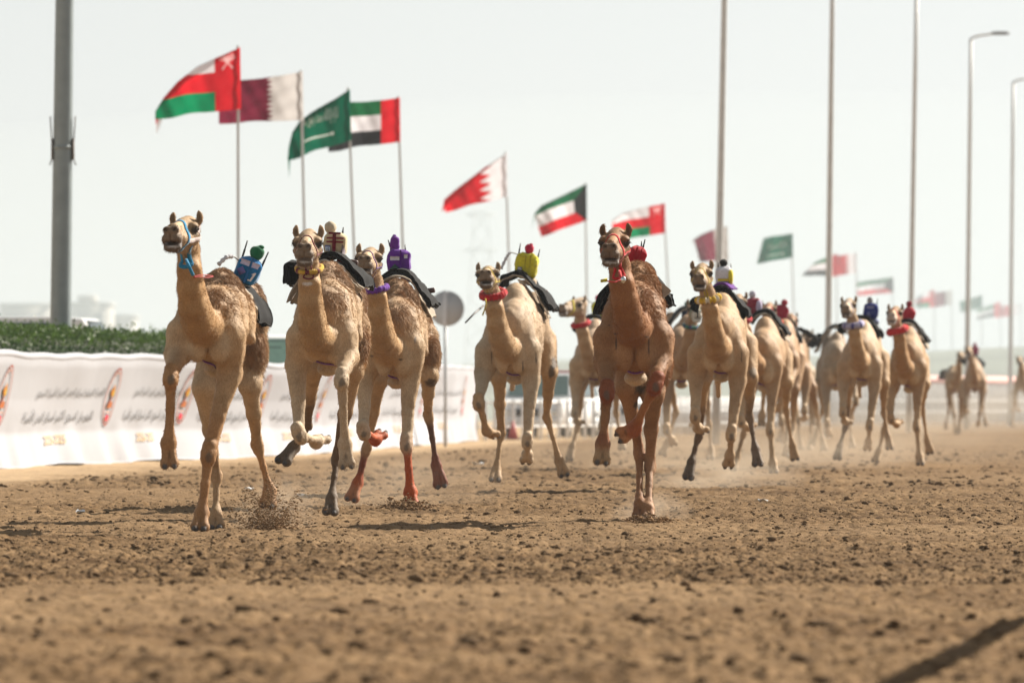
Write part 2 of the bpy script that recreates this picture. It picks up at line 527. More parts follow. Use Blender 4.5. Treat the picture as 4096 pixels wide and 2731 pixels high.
def strands(V, Nn, Cc, weight, count, length, width, rng, droop=0.6, curl=0.5):
    """short tapering hairs, two quads each"""
    p = weight / weight.sum()
    i = rng.choice(len(V), count, p=p)
    base = V[i] + rng.normal(0, 0.003, (count, 3)); n = Nn[i]
    L = length * rng.uniform(0.6, 1.3, count)[:, None]
    down = np.array([0, 0.25, -1.0])
    tuft = np.stack([vnoise(base * 16 + 31 * q) for q in range(3)], 1)
    d = n * 0.75 + down * droop + tuft * curl * 2.6 + rng.normal(0, curl * .6, (count, 3))
    d /= np.linalg.norm(d, axis=1)[:, None]
    d2 = d * 0.6 + tuft[:, ::-1] * curl * 1.5 + down * droop * 0.8 + rng.normal(0, curl * 0.6, (count, 3)); d2 /= np.linalg.norm(d2, axis=1)[:, None]
    m = base - n * 0.004 + d * L * 0.55; tip = m + d2 * L * 0.5
    sd_ = np.cross(d, rng.normal(0, 1, (count, 3))); sd_ /= np.linalg.norm(sd_, axis=1)[:, None]
    w = width * rng.uniform(0.6, 1.3, count)[:, None]
    P = np.stack([base - n * 0.004 - sd_ * w / 2, base - n * 0.004 + sd_ * w / 2, m + sd_ * w * 0.4, m - sd_ * w * 0.4, tip], 1)
    k = np.arange(count)[:, None] * 5
    F4 = k + np.array([0, 1, 2, 3]); F3 = k + np.array([3, 2, 4])
    g = rng.uniform(0.86, 1.16, count)[:, None] * (1 + .13 * vnoise(base * 14)[:, None])
    c = np.repeat((Cc[i] * g)[:, None, :], 5, 1)
    return P.reshape(-1, 3), [F4, F3], np.clip(c.reshape(-1, 3), 0, 0.9)

def ribbon(P, Nm, w, th, closed=False):
    """strap along P lying on a surface with normals Nm -> V, F4"""
    n = len(P)
    T = np.roll(P, -1, 0) - np.roll(P, 1, 0) if closed else np.gradient(P, axis=0)
    T /= np.linalg.norm(T, axis=1)[:, None] + 1e-9
    B = np.cross(T, Nm); B /= np.linalg.norm(B, axis=1)[:, None] + 1e-9
    V = np.stack([P - B * w / 2, P + B * w / 2, P + B * w * 0.42 + Nm * th, P - B * w * 0.42 + Nm * th], 1).reshape(-1, 3)
    F = []
    for i in range(n if closed else n - 1):
        j = (i + 1) % n
        for k in range(4):
            l = (k + 1) % 4
            F.append([i * 4 + k, j * 4 + k, j * 4 + l, i * 4 + l])
    if not closed: F += [[0, 1, 2, 3], [(n - 1) * 4 + 3, (n - 1) * 4 + 2, (n - 1) * 4 + 1, (n - 1) * 4]]
    return V, np.array(F)
# ---------------------------------------------------------------- camels
TAN = (0.42, 0.275, 0.148); PALE = (0.47, 0.335, 0.205); CREAM = (0.52, 0.41, 0.29); WOOL = (0.315, 0.190, 0.104)
GREY = (0.135, 0.098, 0.072); DARK = (0.03, 0.022, 0.018); CALL = (0.11, 0.088, 0.068); HENNA = (0.40, 0.070, 0.008); RUST = (0.17, 0.035, 0.010)
FOAM = (0.66, 0.66, 0.67); BROWN = (0.275, 0.138, 0.058); DLEG = (0.16, 0.095, 0.048)
M_FUR = mat_fur('camel_fur'); M_HAIR = mat_attr('camel_wool', 0.75, 0.05)
M_EYE = mat_plain('eye_black', (0.006, 0.004, 0.003), 0.12, 0.1, spec=0.35)
M_BLACK = mat_cloth('black_felt', (0.007, 0.007, 0.008), 0.4, scale=60, sheen=0.03)
M_CANVAS = mat_cloth('canvas_underlay', (0.38, 0.32, 0.25), 0.3, scale=14)
M_PURPLE = mat_cloth('purple_webbing', (0.12, 0.02, 0.25), 0.3)
_cl = {}
def cloth(c, **k):
    key = tuple(round(x, 3) for x in c)
    if key not in _cl: _cl[key] = mat_cloth('dyed_cloth', c, 0.3, **k)
    return _cl[key]

def spec_to_metric(sp):
    ox, oy, k = sp['map']; Y = sp['Y']
    def w(p):
        D = Y + p[2]
        return np.array([(ox + p[0] * k - 2048) * D / FPX, p[2], CAM_H - (oy + p[1] * k - HOR) * D / FPX])
    cx = w((sp['chest'][0], sp['chest'][1], 0))[0]
    rel = lambda p: w(p) - np.array([cx, 0, 0])
    J = dict(cx=cx, Y=Y, zs=rel((*sp['chest'], 0.2))[2], hump=rel((*sp['hump'], 0.92)), slope=sp['slope'], m=k * Y / FPX)
    J['legs'] = {n: [rel(p) for p in pts] for n, pts in sp['legs'].items()}
    J['neck'] = [(rel(p[:3]), p[3]) for p in sp['neck']]
    h = sp['head']; J['head'] = dict(O=rel((h[0], h[1], h[2])), yaw=h[3], pitch=h[4], roll=h[5] if len(h) > 5 else 0)
    J['rel'] = rel
    J['saddle'] = {n: dict(front=[rel((x, y, d0)) for x, y in pts], shift=sh) for n, (pts, d0, sh) in sp.get('saddle', {}).items()}
    J['flaps'] = [(mn, [rel(p) for p in pts]) for mn, pts in sp.get('flaps', [])]
    if 'tail' in sp: J['tail'] = [rel(p) for p in sp['tail']]
    return J

def mirrored(J):
    f = lambda v: np.array([-v[0], v[1], v[2]])
    K = dict(J); K['hump'] = f(J['hump']); K['slope'] = -J['slope']
    sw = {'FL': 'FR', 'FR': 'FL', 'HL': 'HR', 'HR': 'HL'}
    K['legs'] = {sw[n]: [f(p) for p in pts] for n, pts in J['legs'].items()}
    K['neck'] = [(f(p), r) for p, r in J['neck']]
    K['head'] = dict(O=f(J['head']['O']), yaw=-J['head']['yaw'], pitch=J['head']['pitch'], roll=-J['head']['roll'])
    K['saddle'] = {n: dict(front=[f(p) for p in d['front']][::-1], shift=(-d['shift'][0], *d['shift'][1:])) for n, d in J['saddle'].items()}
    K['flaps'] = [(mn, [f(p) for p in pts][::-1]) for mn, pts in J['flaps']]
    if 'tail' in J: K['tail'] = [f(p) for p in J['tail']]
    return K

class HeadFrame:
    def __init__(s, h):
        y, p, r = R(h['yaw']), R(h['pitch']), R(h.get('roll', 0))
        s.O = h['O']
        s.f = np.array([math.sin(y) * math.cos(p), -math.cos(y) * math.cos(p), math.sin(p)])
        rr = np.array([math.cos(y), math.sin(y), 0.0]); uu = np.cross(s.f, rr)
        s.r = rr * math.cos(r) + uu * math.sin(r); s.u = np.cross(s.f, s.r)
        s.M = np.stack([s.r, s.f, s.u], 1)
    def __call__(s, *p):
        p = np.asarray(p, float)
        if p.ndim == 1: return s.O + s.M @ p
        return s.O + p @ s.M.T

def camel_body(J, st):
    """st: colours -> Body, HeadFrame"""
    B = Body(); H = HeadFrame(J['head'])
    coat, pale, wool = st.get('coat', TAN), st.get('pale', PALE), st.get('wool', WOOL)
    headc = st.get('headc', coat); neckc = st.get('neckc', tuple(np.array(coat) * (.95, .86, .70)))
    zs = J['zs']; hp = J['hump']; zh = hp[2]; HH = zh - zs; X = lambda d: J['slope'] * d
    q = HH / 0.80
    ww = st.get('woolly', 1.0)
    # trunk
    B.el((X(.34), .36, zs + .40 * HH), (.205, .36, .40 * HH), coat, .06)
    B.el((X(.95), .95, zs + .47 * HH), (.215, .74, .33 * HH), coat, .08)
    B.rc((X(.12), .16, zs + .56 * HH), (X(.75), .75, zh - .28), .150, .15, wool if ww > .5 else coat, .10, ww * .8)
    B.el((hp[0], .90, zh - .24), (.150, .36, .24), wool, .10, wool=ww)
    B.el((X(1.36), 1.36, zs + .54 * HH), (.185, .40, .26 * HH), coat, .08)
    B.el((X(1.64), 1.64, zs + .60 * HH), (.185, .28, .25 * q), wool if ww > .5 else coat, .08, wool=ww * .4)
    B.el((X(.44), .44, zs - .025), (.095, .12, .065), CREAM, .03)
    for g in (-1, 1):
        B.el((X(.1) + g * .085, .05, zs + .20 * HH), (.080, .085, .135 * q), pale, .022)
        B.rc((X(.3) + g * .15, .34, zs + .66 * HH), (X(.2) + g * .185, .14, zs + .36 * HH), .05, .055, coat, .07)
        B.rc((X(.55) + g * .17, .58, zs + .66 * HH), (X(.45) + g * .205, .42, zs + .36 * HH), .045, .05, coat, .06)
        B.rc((X(.8) + g * .19, .84, zs + .62 * HH), (X(.7) + g * .225, .68, zs + .28 * HH), .04, .045, coat, .06)
    if 'tail' in J:
        for a, b in zip(J['tail'][:-1], J['tail'][1:]): B.rc(a, b, .03, .03, wool, .03)
    legc = st.get('legc', {})
    for n, (a, e, kn, f, t) in J['legs'].items():
        L = legc.get(n, {}); up = L.get('up', coat); fore = L.get('fore', pale); knee = L.get('knee', fore); can = L.get('can', fore); fet = L.get('fet', can); foot = L.get('foot', fet)
        sg = -1 if n[1] == 'L' else 1
        ax = (kn - e); ax = ax / (np.linalg.norm(ax) + 1e-9)
        if n[0] == 'F':
            B.el((a[0] * .80, .28, a[2] + .02), (.09, .20, .22 * q), coat, .10)
            B.el((a[0] * .92, .20, a[2] - .06), (.105, .15, .16 * q), up, .06)
            B.rc(a, e, .115, .098, up, .06)
            k1 = e + (kn - e) * .55; k2 = e + (kn - e) * .90
            B.rc(e, k1, .092, .056, up, .04); B.rc(k1, k2, .056, .043, fore, .025)
            B.rc(e + ax * .0 + np.array([sg * .03, -.03, 0]), e + (kn - e) * .42 + np.array([sg * .02, -.022, 0]), .062, .040, up, .03)
            B.rc(e + (kn - e) * .35 + np.array([-sg * .030, -.02, 0]), kn - ax * .03 + np.array([-sg * .030, .0, 0]), .030, .018, fore, .015)
            B.rc(e + (kn - e) * .35 + np.array([sg * .034, .02, 0]), kn - ax * .03 + np.array([sg * .032, .01, 0]), .028, .017, fore, .015)
            dn = (f - kn); dn = dn / (np.linalg.norm(dn) + 1e-9); kax = ax + dn; kax = kax / (np.linalg.norm(kax) + 1e-9)
            B.rc(kn - kax * .060, kn + kax * .040, .056, .062, knee, .022)
            for g_ in (-1, 1): B.el(kn + np.array([g_ * .034, -.012, .0]), (.030, .034, .036), knee, .014)
            B.el(kn + np.array([0, -.034, -.018]), (.042, .040, .052), knee, .016)
            m = kn + (f - kn) * .5; m1 = kn + (f - kn) * .84
            B.rc(kn, m, .048, .033, can, .022); B.rc(m, m1, .033, .035, can, .02)
            B.rc(kn + np.array([0, .035, -.04]), m1 + np.array([0, .030, 0]), .016, .017, can, .01)
            rf = .055
        else:
            B.rc(a, e, .145, .088, up, .08)
            if n in st.get('woolthigh', ()): B.el(e + (a - e) * .55 + np.array([.03 * sg, -.06, 0.02]), (.095, .18, .16), wool, .06, wool=ww)
            k1 = e + (kn - e) * .5; k2 = e + (kn - e) * .88
            B.rc(e, k1, .084, .054, up, .05); B.rc(k1, k2, .056, .038, fore, .04)
            B.rc(kn - ax * .05, kn + (f - kn) / np.linalg.norm(f - kn) * .06, .043, .047, knee, .02)
            for g_ in (-1, 1): B.el(kn + np.array([g_ * .026, -.01, -.02]), (.026, .034, .040), knee, .012)
            B.el(kn + np.array([0, .045, .045]), (.030, .035, .065), knee, .02)
            B.rc(kn + np.array([0, .03, .05]), k1 + np.array([0, .05, 0]), .02, .022, fore, .03)
            m = kn + (f - kn) * .5; m1 = kn + (f - kn) * .86
            B.rc(kn, m, .039, .027, can, .022); B.rc(m, m1, .027, .030, can, .02)
            B.rc(kn + np.array([0.0, .045, -.03]), m1 + np.array([0, .032, 0]), .015, .016, can, .01)
            rf = .046
        B.rc(m1, f, .034, rf, fet, .03)
        B.el(f, (rf * 1.12, rf, rf * 1.15), fet, .03)
        av = t - f; Lf = max(np.linalg.norm(av), .10); av = av / np.linalg.norm(av)
        wv = np.array([1.0, 0, 0]) - av * av[0]
        if np.linalg.norm(wv) < .45: wv = np.array([0, 0.25, 1.0]) - av * np.dot(av, [0, 0.25, 1.0])
        wv /= np.linalg.norm(wv); nv = np.cross(av, wv); 
        if nv[1] > 0: nv = -nv
        Mf = np.stack([wv, nv, av], 1)
        for s2 in (-1, 1):
            p0 = f + wv * s2 * .017 + av * .01; p1 = f + wv * s2 * .036 + av * Lf * .74
            B.rc(p0, p1, .036, .031, foot, .018)
            B.el(p1 + av * .005 - nv * .008, (.040, .034, .050), foot, .014, Mf)
            B.el(f + wv * s2 * .036 + av * (Lf * .74 + .042) + nv * .014, (.019, .016, .024), CALL, .008, Mf)
            B.spots.append((f + wv * s2 * .036 + av * (Lf * .74 + .046) + nv * .016, np.array([.026] * 3), (.075, .07, .072), .95))
        B.spots.append((f + av * Lf * .55 + nv * .05, np.array([.012, .03, .05]), tuple(c * .45 for c in foot), .8))
        if n[0] == 'F':
            B.spots.append((kn + np.array([0, -.085, -.035]), np.array([.028, .05, .044]), CALL, .75))
        else:
            pass
    # neck
    nk = [(p_, r_ * .93) for p_, r_ in J['neck']]
    B.rc(H(0, -.15, -.04), nk[0][0], .078, nk[0][1], headc, .05)
    for (a, ra), (b, rb) in zip(nk[:-1], nk[1:]):
        B.rc(a, b, ra, rb, neckc, .05)
        B.rc(a + (0, .05, 0), b + (0, .06, .02), ra * .92, rb * .92, neckc if ww < 1.5 else wool, .05)
    c = nk[-3][0]
    B.rc(nk[1][0] + (-.045, -.05, 0), nk[-2][0] + (-.05, -.07, 0), .03, .05, neckc, .05)
    B.rc(nk[1][0] + (.045, -.05, 0), nk[-2][0] + (.05, -.07, 0), .03, .05, neckc, .05)
    # head
    s = st.get('hs', 1.0)
    def E(p, r, col, k=.025, cut=False, Mx=None):
        B.el(H(*(np.array(p) * s)), np.array(r) * s, col, k, H.M if Mx is None else H.M @ Mx, cut=cut)
    def C(a, b, ra, rb, col, k=.03): B.rc(H(*(np.array(a) * s)), H(*(np.array(b) * s)), ra * s, rb * s, col, k)
    mz = st.get('muzzle', GREY)
    E((0, -.11, .025), (.098, .15, .090), headc)
    E((0, -.16, .06), (.07, .10, .075), headc)
    for g in (-1, 1):
        E((g * .082, -.015, .030), (.042, .060, .036), headc, .02)
        E((g * .092, -.03, -.045), (.030, .07, .035), headc, .03)
        C((g * .058, -.03, -.07), (g * .042, .20, -.095), .050, .044, headc)
        E((g * .033, .325, -.028), (.030, .030, .028), mz, .010)
        E((g * .100, .012, .026), (.030, .032, .015), headc, .012)
        E((g * .126, .012, .006), (.016, .010, .008), DARK, .006)
        E((g * .034, .300, -.098), (.046, .055, .045), mz, .02)
        E((g * .024, .29, -.158), (.044, .050, .038), mz, .03)
        # ear
        Me = roty(g * 8)
        E((g * .108, -.10, .095), (.026, .020, .050), headc, .02, Mx=Me)
        E((g * .106, -.105, .128), (.019, .014, .040), headc, .02, Mx=roty(-g * 10))
        E((g * .106, -.085, .108), (.012, .014, .042), headc, .01, True, Me)
        E((g * .102, .022, -.004), (.024, .022, .020), DARK, .012)
        E((g * .034, .356, -.027), (.0165, .034, .0135), DARK, .005, True, roty(-g * 35))
        B.spots.append((H(g * .034 * s, .334 * s, -.027 * s), np.array([.019, .017, .016]), DARK, .98))
        B.spots.append((H(g * .106 * s, -.085 * s, .105 * s), np.array([.020, .03, .045]), tuple(.42 * c for c in headc), .85))
        B.spots.append((H(g * .108 * s, .01 * s, -.004 * s), np.array([.046, .055, .034]), DARK, .92))
        B.spots.append((H(g * .120 * s, -.03 * s, -.035 * s), np.array([.03, .05, .03]), tuple(.5 * c for c in headc), .6))
    C((0, -.04, .045), (0, .21, -.004), .056, .036, st.get('bridge', pale))
    C((0, .02, -.045), (0, .26, -.080), .085, .062, headc)
    E((0, .315, -.048), (.040, .035, .040), mz)
    C((0, -.10, -.10), (0, .22, -.145), .066, .044, headc)
    op = st.get('mouth', .010)
    E((0, .335, -.130), (.062, .075, op), DARK, .008, True)
    E((0, .352, -.09), (.004, .02, .035), DARK, .006, True)
    B.spots.append((H(0, .30 * s, -.130 * s), np.array([.055, .10, op + .006]), (.09, .06, .055), .9))
    B.spots.append((H(0, .32 * s, -.06 * s), np.array([.072, .09, .06]), tuple(.72 * a_ + .28 * b_ for a_, b_ in zip(mz, headc)), .85))
    B.spots.append((H(0, .30 * s, -.17 * s), np.array([.07, .09, .035]), mz, .75))
    if st.get('foam', True):
        for g in (-1, 1): B.spots.append((H(g * .062 * s, .27 * s, -.135 * s), np.array([.018, .05, .028]), FOAM, .8))
        B.spots.append((H(0.01, .33 * s, -.160 * s), np.array([.045, .05, .008]), FOAM, .6))
    B.spots.append((H(0, .12 * s, .045 * s), np.array([.028, .14, .03]), tuple(min(.7, c * 1.25) for c in pale), .6))
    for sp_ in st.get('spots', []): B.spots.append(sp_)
    return B, H

LEAD_RNG = np.random.default_rng(5)
def build_camel(J, px, st, vox, name='camel', group='racing camels galloping along the track', rng=None, dz=0.0):
    """J metric joints; placed so that its chest sits at world x, J['Y']"""
    rng = rng or np.random.default_rng(int(px))
    x0 = J['cx'] if px is None else (px - 2048) * J['Y'] / FPX
    root = empty('racing_camel', (x0, J['Y'], 0), st['label'], 'camel', group)
    root['wx'] = 0
    del root['wx']
    B, H = camel_body(J, st)
    V, F = B.mesh(vox)
    Nn = vnormals(V, F)
    col, wl = B.paint(V)
    hd = np.clip((V[:, 1] + .50) / .2, .25, 1)
    amp = hd * (0.0022 * vnoise(V * (30, 30, 12)) + 0.0055 * vnoise(V * (13, 13, 5)) + .003 * vnoise(V * (4, 7, 16) + 9)) + wl * (0.006 * vnoise(V * 34) + .008 * vnoise(V * (15, 15, 8)))
    V = V + Nn * amp[:, None]
    dz = np.array([0, 0, dz])
    gz = np.clip((np.abs(Nn[:, 2]) * 0 + 1.0 + 0.10 * vnoise(V * 5)), .8, 1.2)
    lowf = np.clip((J['zs'] - .35 - V[:, 2]) / .5, 0, 1)
    dirt = np.clip(.5 + 1.2 * vnoise(V * (9, 9, 4) + 3), 0, 1) * (.06 + .34 * lowf)
    blot = 1 + .07 * vnoise(V * (6, 6, 3.5) + 50) + .05 * vnoise(V * 17 + 11)
    col = col * (gz * blot)[:, None] * (1 - dirt[:, None] * np.array([.30, .38, .46]))
    obj('body', V + dz, F, M_FUR, root, True, col, attrs={'Wool': wl})
    if st.get('hair', 0):
        w = np.clip(wl, 0, 1) ** 1.5 + 1e-6
        hv, hf, hc = strands(V, Nn, np.clip(col * 1.03, 0, 1), w, int(st['hair'] * 5), .040, .0034, rng, .75, .19)
        obj('hump_wool', hv + dz, hf, M_HAIR, root, True, hc)
    if st.get('fuzz', 0):
        w = np.ones(len(V)); w[V[:, 2] < J['zs'] - .05] = .25; w[V[:, 1] < -.2] = 1.6
        hv, hf, hc = strands(V, Nn, col, w, int(st['fuzz'] * 3.0), .018, .0026, rng, 1.0, .25)
        obj('coat_hair', hv + dz, hf, M_HAIR, root, True, hc)
    s = st.get('hs', 1.0)
    for g in (-1, 1):
        m = MB(); m.ell(H(g * .103 * s, .018 * s, -.003 * s), (.024, .024, .022), 14, 10)
        m.build('eye', M_EYE, root, loc=dz)
    def strap(pts, w, mat, nm, closed=False, th=.004, off=.002, n=64):
        P = spline(list(pts) + ([pts[0]] if closed else []), n + (1 if closed else 0))
        if closed: P = P[:-1]
        Q, Nq = B.project(P, off)
        v, f = ribbon(Q, Nq, w, th, closed)
        return obj(nm, v + dz, f, mat, root, True)
    h = st.get('halter')
    if h:
        c, w = h['col'], h.get('w', .014) * 1.45
        m = cloth(c)
        e1 = lambda a, A0, A1, Rr: [H(*(np.array([Rr * math.sin(t), A0 + A1 * math.cos(t), -.06 + Rr * math.cos(t)]) * s)) for t in np.linspace(0, 2 * math.pi, 14, endpoint=False)]
        q = np.linspace(0, 2 * math.pi, 72, endpoint=False); rr = np.linspace(.24, .0, 130)
        fc, tt = h.get('f', .135), h.get('t', -.05)
        Pn = np.stack([np.sin(q)[:, None] * rr, fc + tt * np.cos(q)[:, None] * (rr / .12).clip(0, 1), -.06 + np.cos(q)[:, None] * rr], -1)
        Wp = H(Pn.reshape(-1, 3) * s); dv = B.eval(Wp).reshape(72, 130)
        hit = np.argmax(dv < .003, 1); Qn = Wp.reshape(72, 130, 3)[np.arange(72), hit]
        Qn = (Qn + np.roll(Qn, 1, 0) + np.roll(Qn, -1, 0)) / 3
        v_, f_ = ribbon(Qn, B.grad(Qn), w, .005, True); obj('noseband', v_ + dz, f_, m, root, True)
        if vox < .014:
            for g in (-1, 1):
                strap([H(*(np.array(p) * s)) for p in ((g * .12, .15, -.11), (g * .13, -.03, -.07), (g * .13, -.10, .0), (g * .10, -.17, .09))], w * h.get('cheek', .8), cloth(h.get('cheekcol', c)), 'cheek_strap')
            strap([H(*(np.array(p) * s)) for p in ((-.10, .12, -.16), (-.09, -.03, -.23), (0, -.02, -.27), (.09, -.03, -.23), (.10, .02, -.15))], w * .9, m, 'chin_strap')
        if h.get('brow'):
            strap([H(*(np.array(p) * s)) for p in ((-.14, .0, .03), (-.09, .05, .07), (0, .06, .10), (.09, .05, .07), (.14, .0, .03))], .014, cloth(h['brow']), 'brow_band')
    k = st.get('collar')
    if k:
        i = k.get('i', 0.4); nk = [(p_, r_ * .93) for p_, r_ in J['neck']]
        a, b = H(0, -.14, -.06) if i < 0 else nk[int(i)][0], nk[int(i) + 1][0]
        c0 = a + (b - a) * (i - int(i)); r0 = nk[int(i)][1] + .012
        ax = b - a; ax /= np.linalg.norm(ax)
        ax = ax + np.array([0, k.get('tilt', .5), 0]); ax /= np.linalg.norm(ax)
        u1 = np.array([1.0, 0, 0]) - ax * ax[0]; u1 /= np.linalg.norm(u1); u2 = np.cross(ax, u1)
        t = np.linspace(0, 2 * math.pi, 60, endpoint=False)
        P = c0 + k.get('R', 1.1) * r0 * (np.cos(t)[:, None] * u1 + np.sin(t)[:, None] * u2 * 1.12)
        Q, Nq = B.project(P, k['r'] * .7, 5)
        Q = np.vstack([Q, Q[:1]])
        rr = k['r'] * (1 + k.get('lump', .22) * np.sin(np.linspace(0, k.get('nl', 24) * 2 * math.pi, len(Q))))
        mb = MB(); cl_ = k['cols']
        mb.tube(Q, rr, 12, False)
        v, f, _ = mb.arrays(); v = v + .16 * k['r'] * np.stack([vnoise(v * 60 + 9 * q_) for q_ in range(3)], 1)
        sel = (np.floor((np.arange(len(v)) // 12) / 3.0) % len(cl_)).astype(int)
        obj('collar', v + dz, f, mat_attr_cloth, root, True, np.array(cl_)[sel])
    # girth under the chest
    if st.get('girth', True):
        zs = J['zs']; x1 = J['slope'] * .46
        pts = [np.array([x1 * .7 + .13 * g, .24, zs + g * g * .055 - .012]) for g in np.linspace(-1.1, 1.1, 9)]
        strap(pts, .050, M_PURPLE, 'girth_strap', n=30, off=.001)
        if st.get('flank'):
            pts = [J['rel']((x, y, d)) for x, y, d in st['flank']]
            strap(pts, .03, M_PURPLE, 'flank_strap', n=24, off=.004)
    for nm, d in J['saddle'].items():
        fr = spline(d['front'], 60)
        dx, dy, dzz = d['shift']
        nd = 9
        P = np.stack([fr + np.array([dx, dy, dzz]) * (j / (nd - 1)) + np.array([0, 0, .018 * math.sin(3.1 * j / (nd - 1))]) for j in range(nd)], 1)
        tl = np.gradient(P, axis=0); tl /= np.linalg.norm(tl, axis=2)[..., None] + 1e-9
        P -= np.cross(tl, np.array([0, 1.0, 0])) * ({'black_pad': .035, 'canvas': -.022}.get(nm, .0))
        P += (.016 * vnoise(P.reshape(-1, 3) * 8) + .009 * vnoise(P.reshape(-1, 3) * (22, 9, 22))).reshape(P.shape[:2])[..., None] * np.array([1, .3, 1])
        th = {'black_pad': .042, 'canvas': .012, 'purple_pad': .02}.get(nm, .02)
        mb = MB(); mb.grid(P, th)
        mb.build({'black_pad': 'saddle_blanket', 'canvas': 'saddle_underlay', 'purple_pad': 'saddle_cover'}[nm], {'black_pad': M_BLACK, 'canvas': M_CANVAS, 'purple_pad': M_PURPLE}[nm], root, loc=dz)
    for mn, (a_, b_, c_, d_) in J.get('flaps', []):
        u, v = np.meshgrid(np.linspace(0, 1, 22), np.linspace(0, 1, 16), indexing='ij'); u = u[..., None]; v = v[..., None]
        P = (a_ * (1 - u) + b_ * u) * (1 - v) + (d_ * (1 - u) + c_ * u) * v
        nrm = np.cross(b_ - a_, d_ - a_); nrm /= np.linalg.norm(nrm) + 1e-9
        q = P.reshape(-1, 3)
        P = P + ((.018 * vnoise(q * 9) + .010 * vnoise(q * 22)).reshape(22, 16) + .022 * np.sin(u[..., 0] * 9 + 2 * v[..., 0]) * v[..., 0])[..., None] * nrm
        P = P + (.010 * vnoise(q * 30 + 7)).reshape(22, 16)[..., None] * np.array([.6, 0, 1]) * v
        mb = MB(); mb.grid(P, .012)
        mb.build('saddle_flap' if mn == 'k' else 'underlay_flap', M_BLACK if mn == 'k' else M_CANVAS, root, loc=dz)
    return root, B, H
mat_attr_cloth = mat_cloth('braided_wool', (1, 1, 1), 0.3, attr=True, scale=70)
# ---------------------------------------------------------------- the ground
def edge_x(y):
    """border between the raked track and the pale verge under the banner"""
    return np.interp(y, [20, 85, 106, 118, 155, 200, 320], [-8.6, -6.35, -5.3, -4.2, -.7, 3.2, 14.0])
def ground_h(x, y):
    P = np.stack([x, y, np.zeros_like(x)], -1)
    e = x - edge_x(y)
    tr = 1 / (1 + np.exp(-(e + .25 * vnoise(P * .6)) * 3.0))          # 1 on the raked track
    rough = tr * (.70 + .30 * np.clip(.5 + 1.1 * vnoise(P * (.28, .16, 1) + 40), 0, 1))
    h = .018 * vnoise(P * (.9, .7, 1)) + .012 * vnoise(P * (2.3, 1.9, 1) + 7)
    a = vnoise(P * 6.3 + 3); b = vnoise(P * 13.7 + 9); c = vnoise(P * 27.0)
    lump = .018 * np.maximum(a, -.3) + .019 * np.maximum(b, -.2) + .011 * c
    pits = -.035 * np.clip(vnoise(P * 3.1 + 77) - .45, 0, 1)
    fade = np.clip((400 - y) / 300, 0, 1)
    h = h * fade + (lump * 1.25 + pits) * rough * fade
    berm = .035 * np.exp(-((e + .6) / .7) ** 2) + .02 / (1 + np.exp((e + 1.6) * 2))
    return h + berm * fade * (np.abs(x) < 60), tr, rough
yy = [np.linspace(-60, 20, 18)]
y = 21.0
rows = []
while y < 2600:
    rows.append(y)
    y += .045 if y < 42 else .028 if y < 74 else .05 * (y / 74) ** 1.7 if y < 260 else .42 * (y / 260) ** 3
rows = np.concatenate([yy[0], rows])
t = np.concatenate([-np.geomspace(2.2, .10, 26), np.linspace(-.090, .090, 480), np.geomspace(.10, 2.2, 26)])
GX, GY = np.meshgrid(t, rows, indexing='ij')
GX = GX * np.maximum(GY, 30)
gz, gtr, grg = ground_h(GX.ravel(), GY.ravel())
mid = GX.shape
idx = np.arange(GX.size).reshape(mid)
gF = np.stack([idx[:-1, :-1], idx[1:, :-1], idx[1:, 1:], idx[:-1, 1:]], -1).reshape(-1, 4)
def mat_ground():
    m, t, b, o = nodes('track_soil')
    tc = N(t, 'TexCoord')
    tr = N(t, 'Attribute'); tr.attribute_name = 'Track'; lo = N(t, 'Attribute'); lo.attribute_name = 'Low'
    n1 = N(t, 'TexNoise', Scale=.55, Detail=6.0, Roughness=.62); t.links.new(tc.outputs['Object'], n1.inputs['Vector'])
    n2 = N(t, 'TexNoise', Scale=9.0, Detail=6.0, Roughness=.7); t.links.new(tc.outputs['Object'], n2.inputs['Vector'])
    n3 = N(t, 'TexNoise', Scale=60.0, Detail=3.0, Roughness=.7); t.links.new(tc.outputs['Object'], n3.inputs['Vector'])
    c1 = ramp(t, n1.outputs['Fac'], [(.30, (.092, .052, .023)), (.46, (.158, .096, .046)), (.74, (.240, .155, .080))])
    c2 = ramp(t, n1.outputs['Fac'], [(.30, (.38, .265, .155)), (.70, (.47, .34, .21))])
    mx = N(t, 'Mix', data_type='RGBA'); t.links.new(tr.outputs['Fac'], mx.inputs[0]); t.links.new(c2.outputs[0], mx.inputs[6]); t.links.new(c1.outputs[0], mx.inputs[7])
    g = ramp(t, n2.outputs['Fac'], [(.28, (.60, .58, .56)), (.5, (1, 1, 1)), (.75, (1.22, 1.2, 1.16))])
    g3 = ramp(t, n3.outputs['Fac'], [(.3, (.84, .84, .84)), (.7, (1.1, 1.1, 1.1))])
    c = mul(t, mul(t, mx.outputs[2], g.outputs[0]), g3.outputs[0])
    # smooth dry hollows are paler dust
    mp = ramp(t, lo.outputs['Fac'], [(.0, (0, 0, 0)), (1, (1, 1, 1))])
    pale = N(t, 'RGB'); pale.outputs[0].default_value = (.30, .20, .11, 1)
    m3 = N(t, 'Mix', data_type='RGBA'); t.links.new(mp.outputs[0], m3.inputs[0]); t.links.new(c, m3.inputs[6]); t.links.new(pale.outputs[0], m3.inputs[7])
    t.links.new(m3.outputs[2], b.inputs['Base Color'])
    b.inputs['Roughness'].default_value = .95; b.inputs['Specular IOR Level'].default_value = .1
    a = N(t, 'Math', operation='ADD'); t.links.new(n2.outputs['Fac'], a.inputs[0])
    k = N(t, 'Math', operation='MULTIPLY'); k.inputs[1].default_value = .35; t.links.new(n3.outputs['Fac'], k.inputs[0]); t.links.new(k.outputs[0], a.inputs[1])
    bump(t, b, a.outputs[0], .8, .03)
    return m
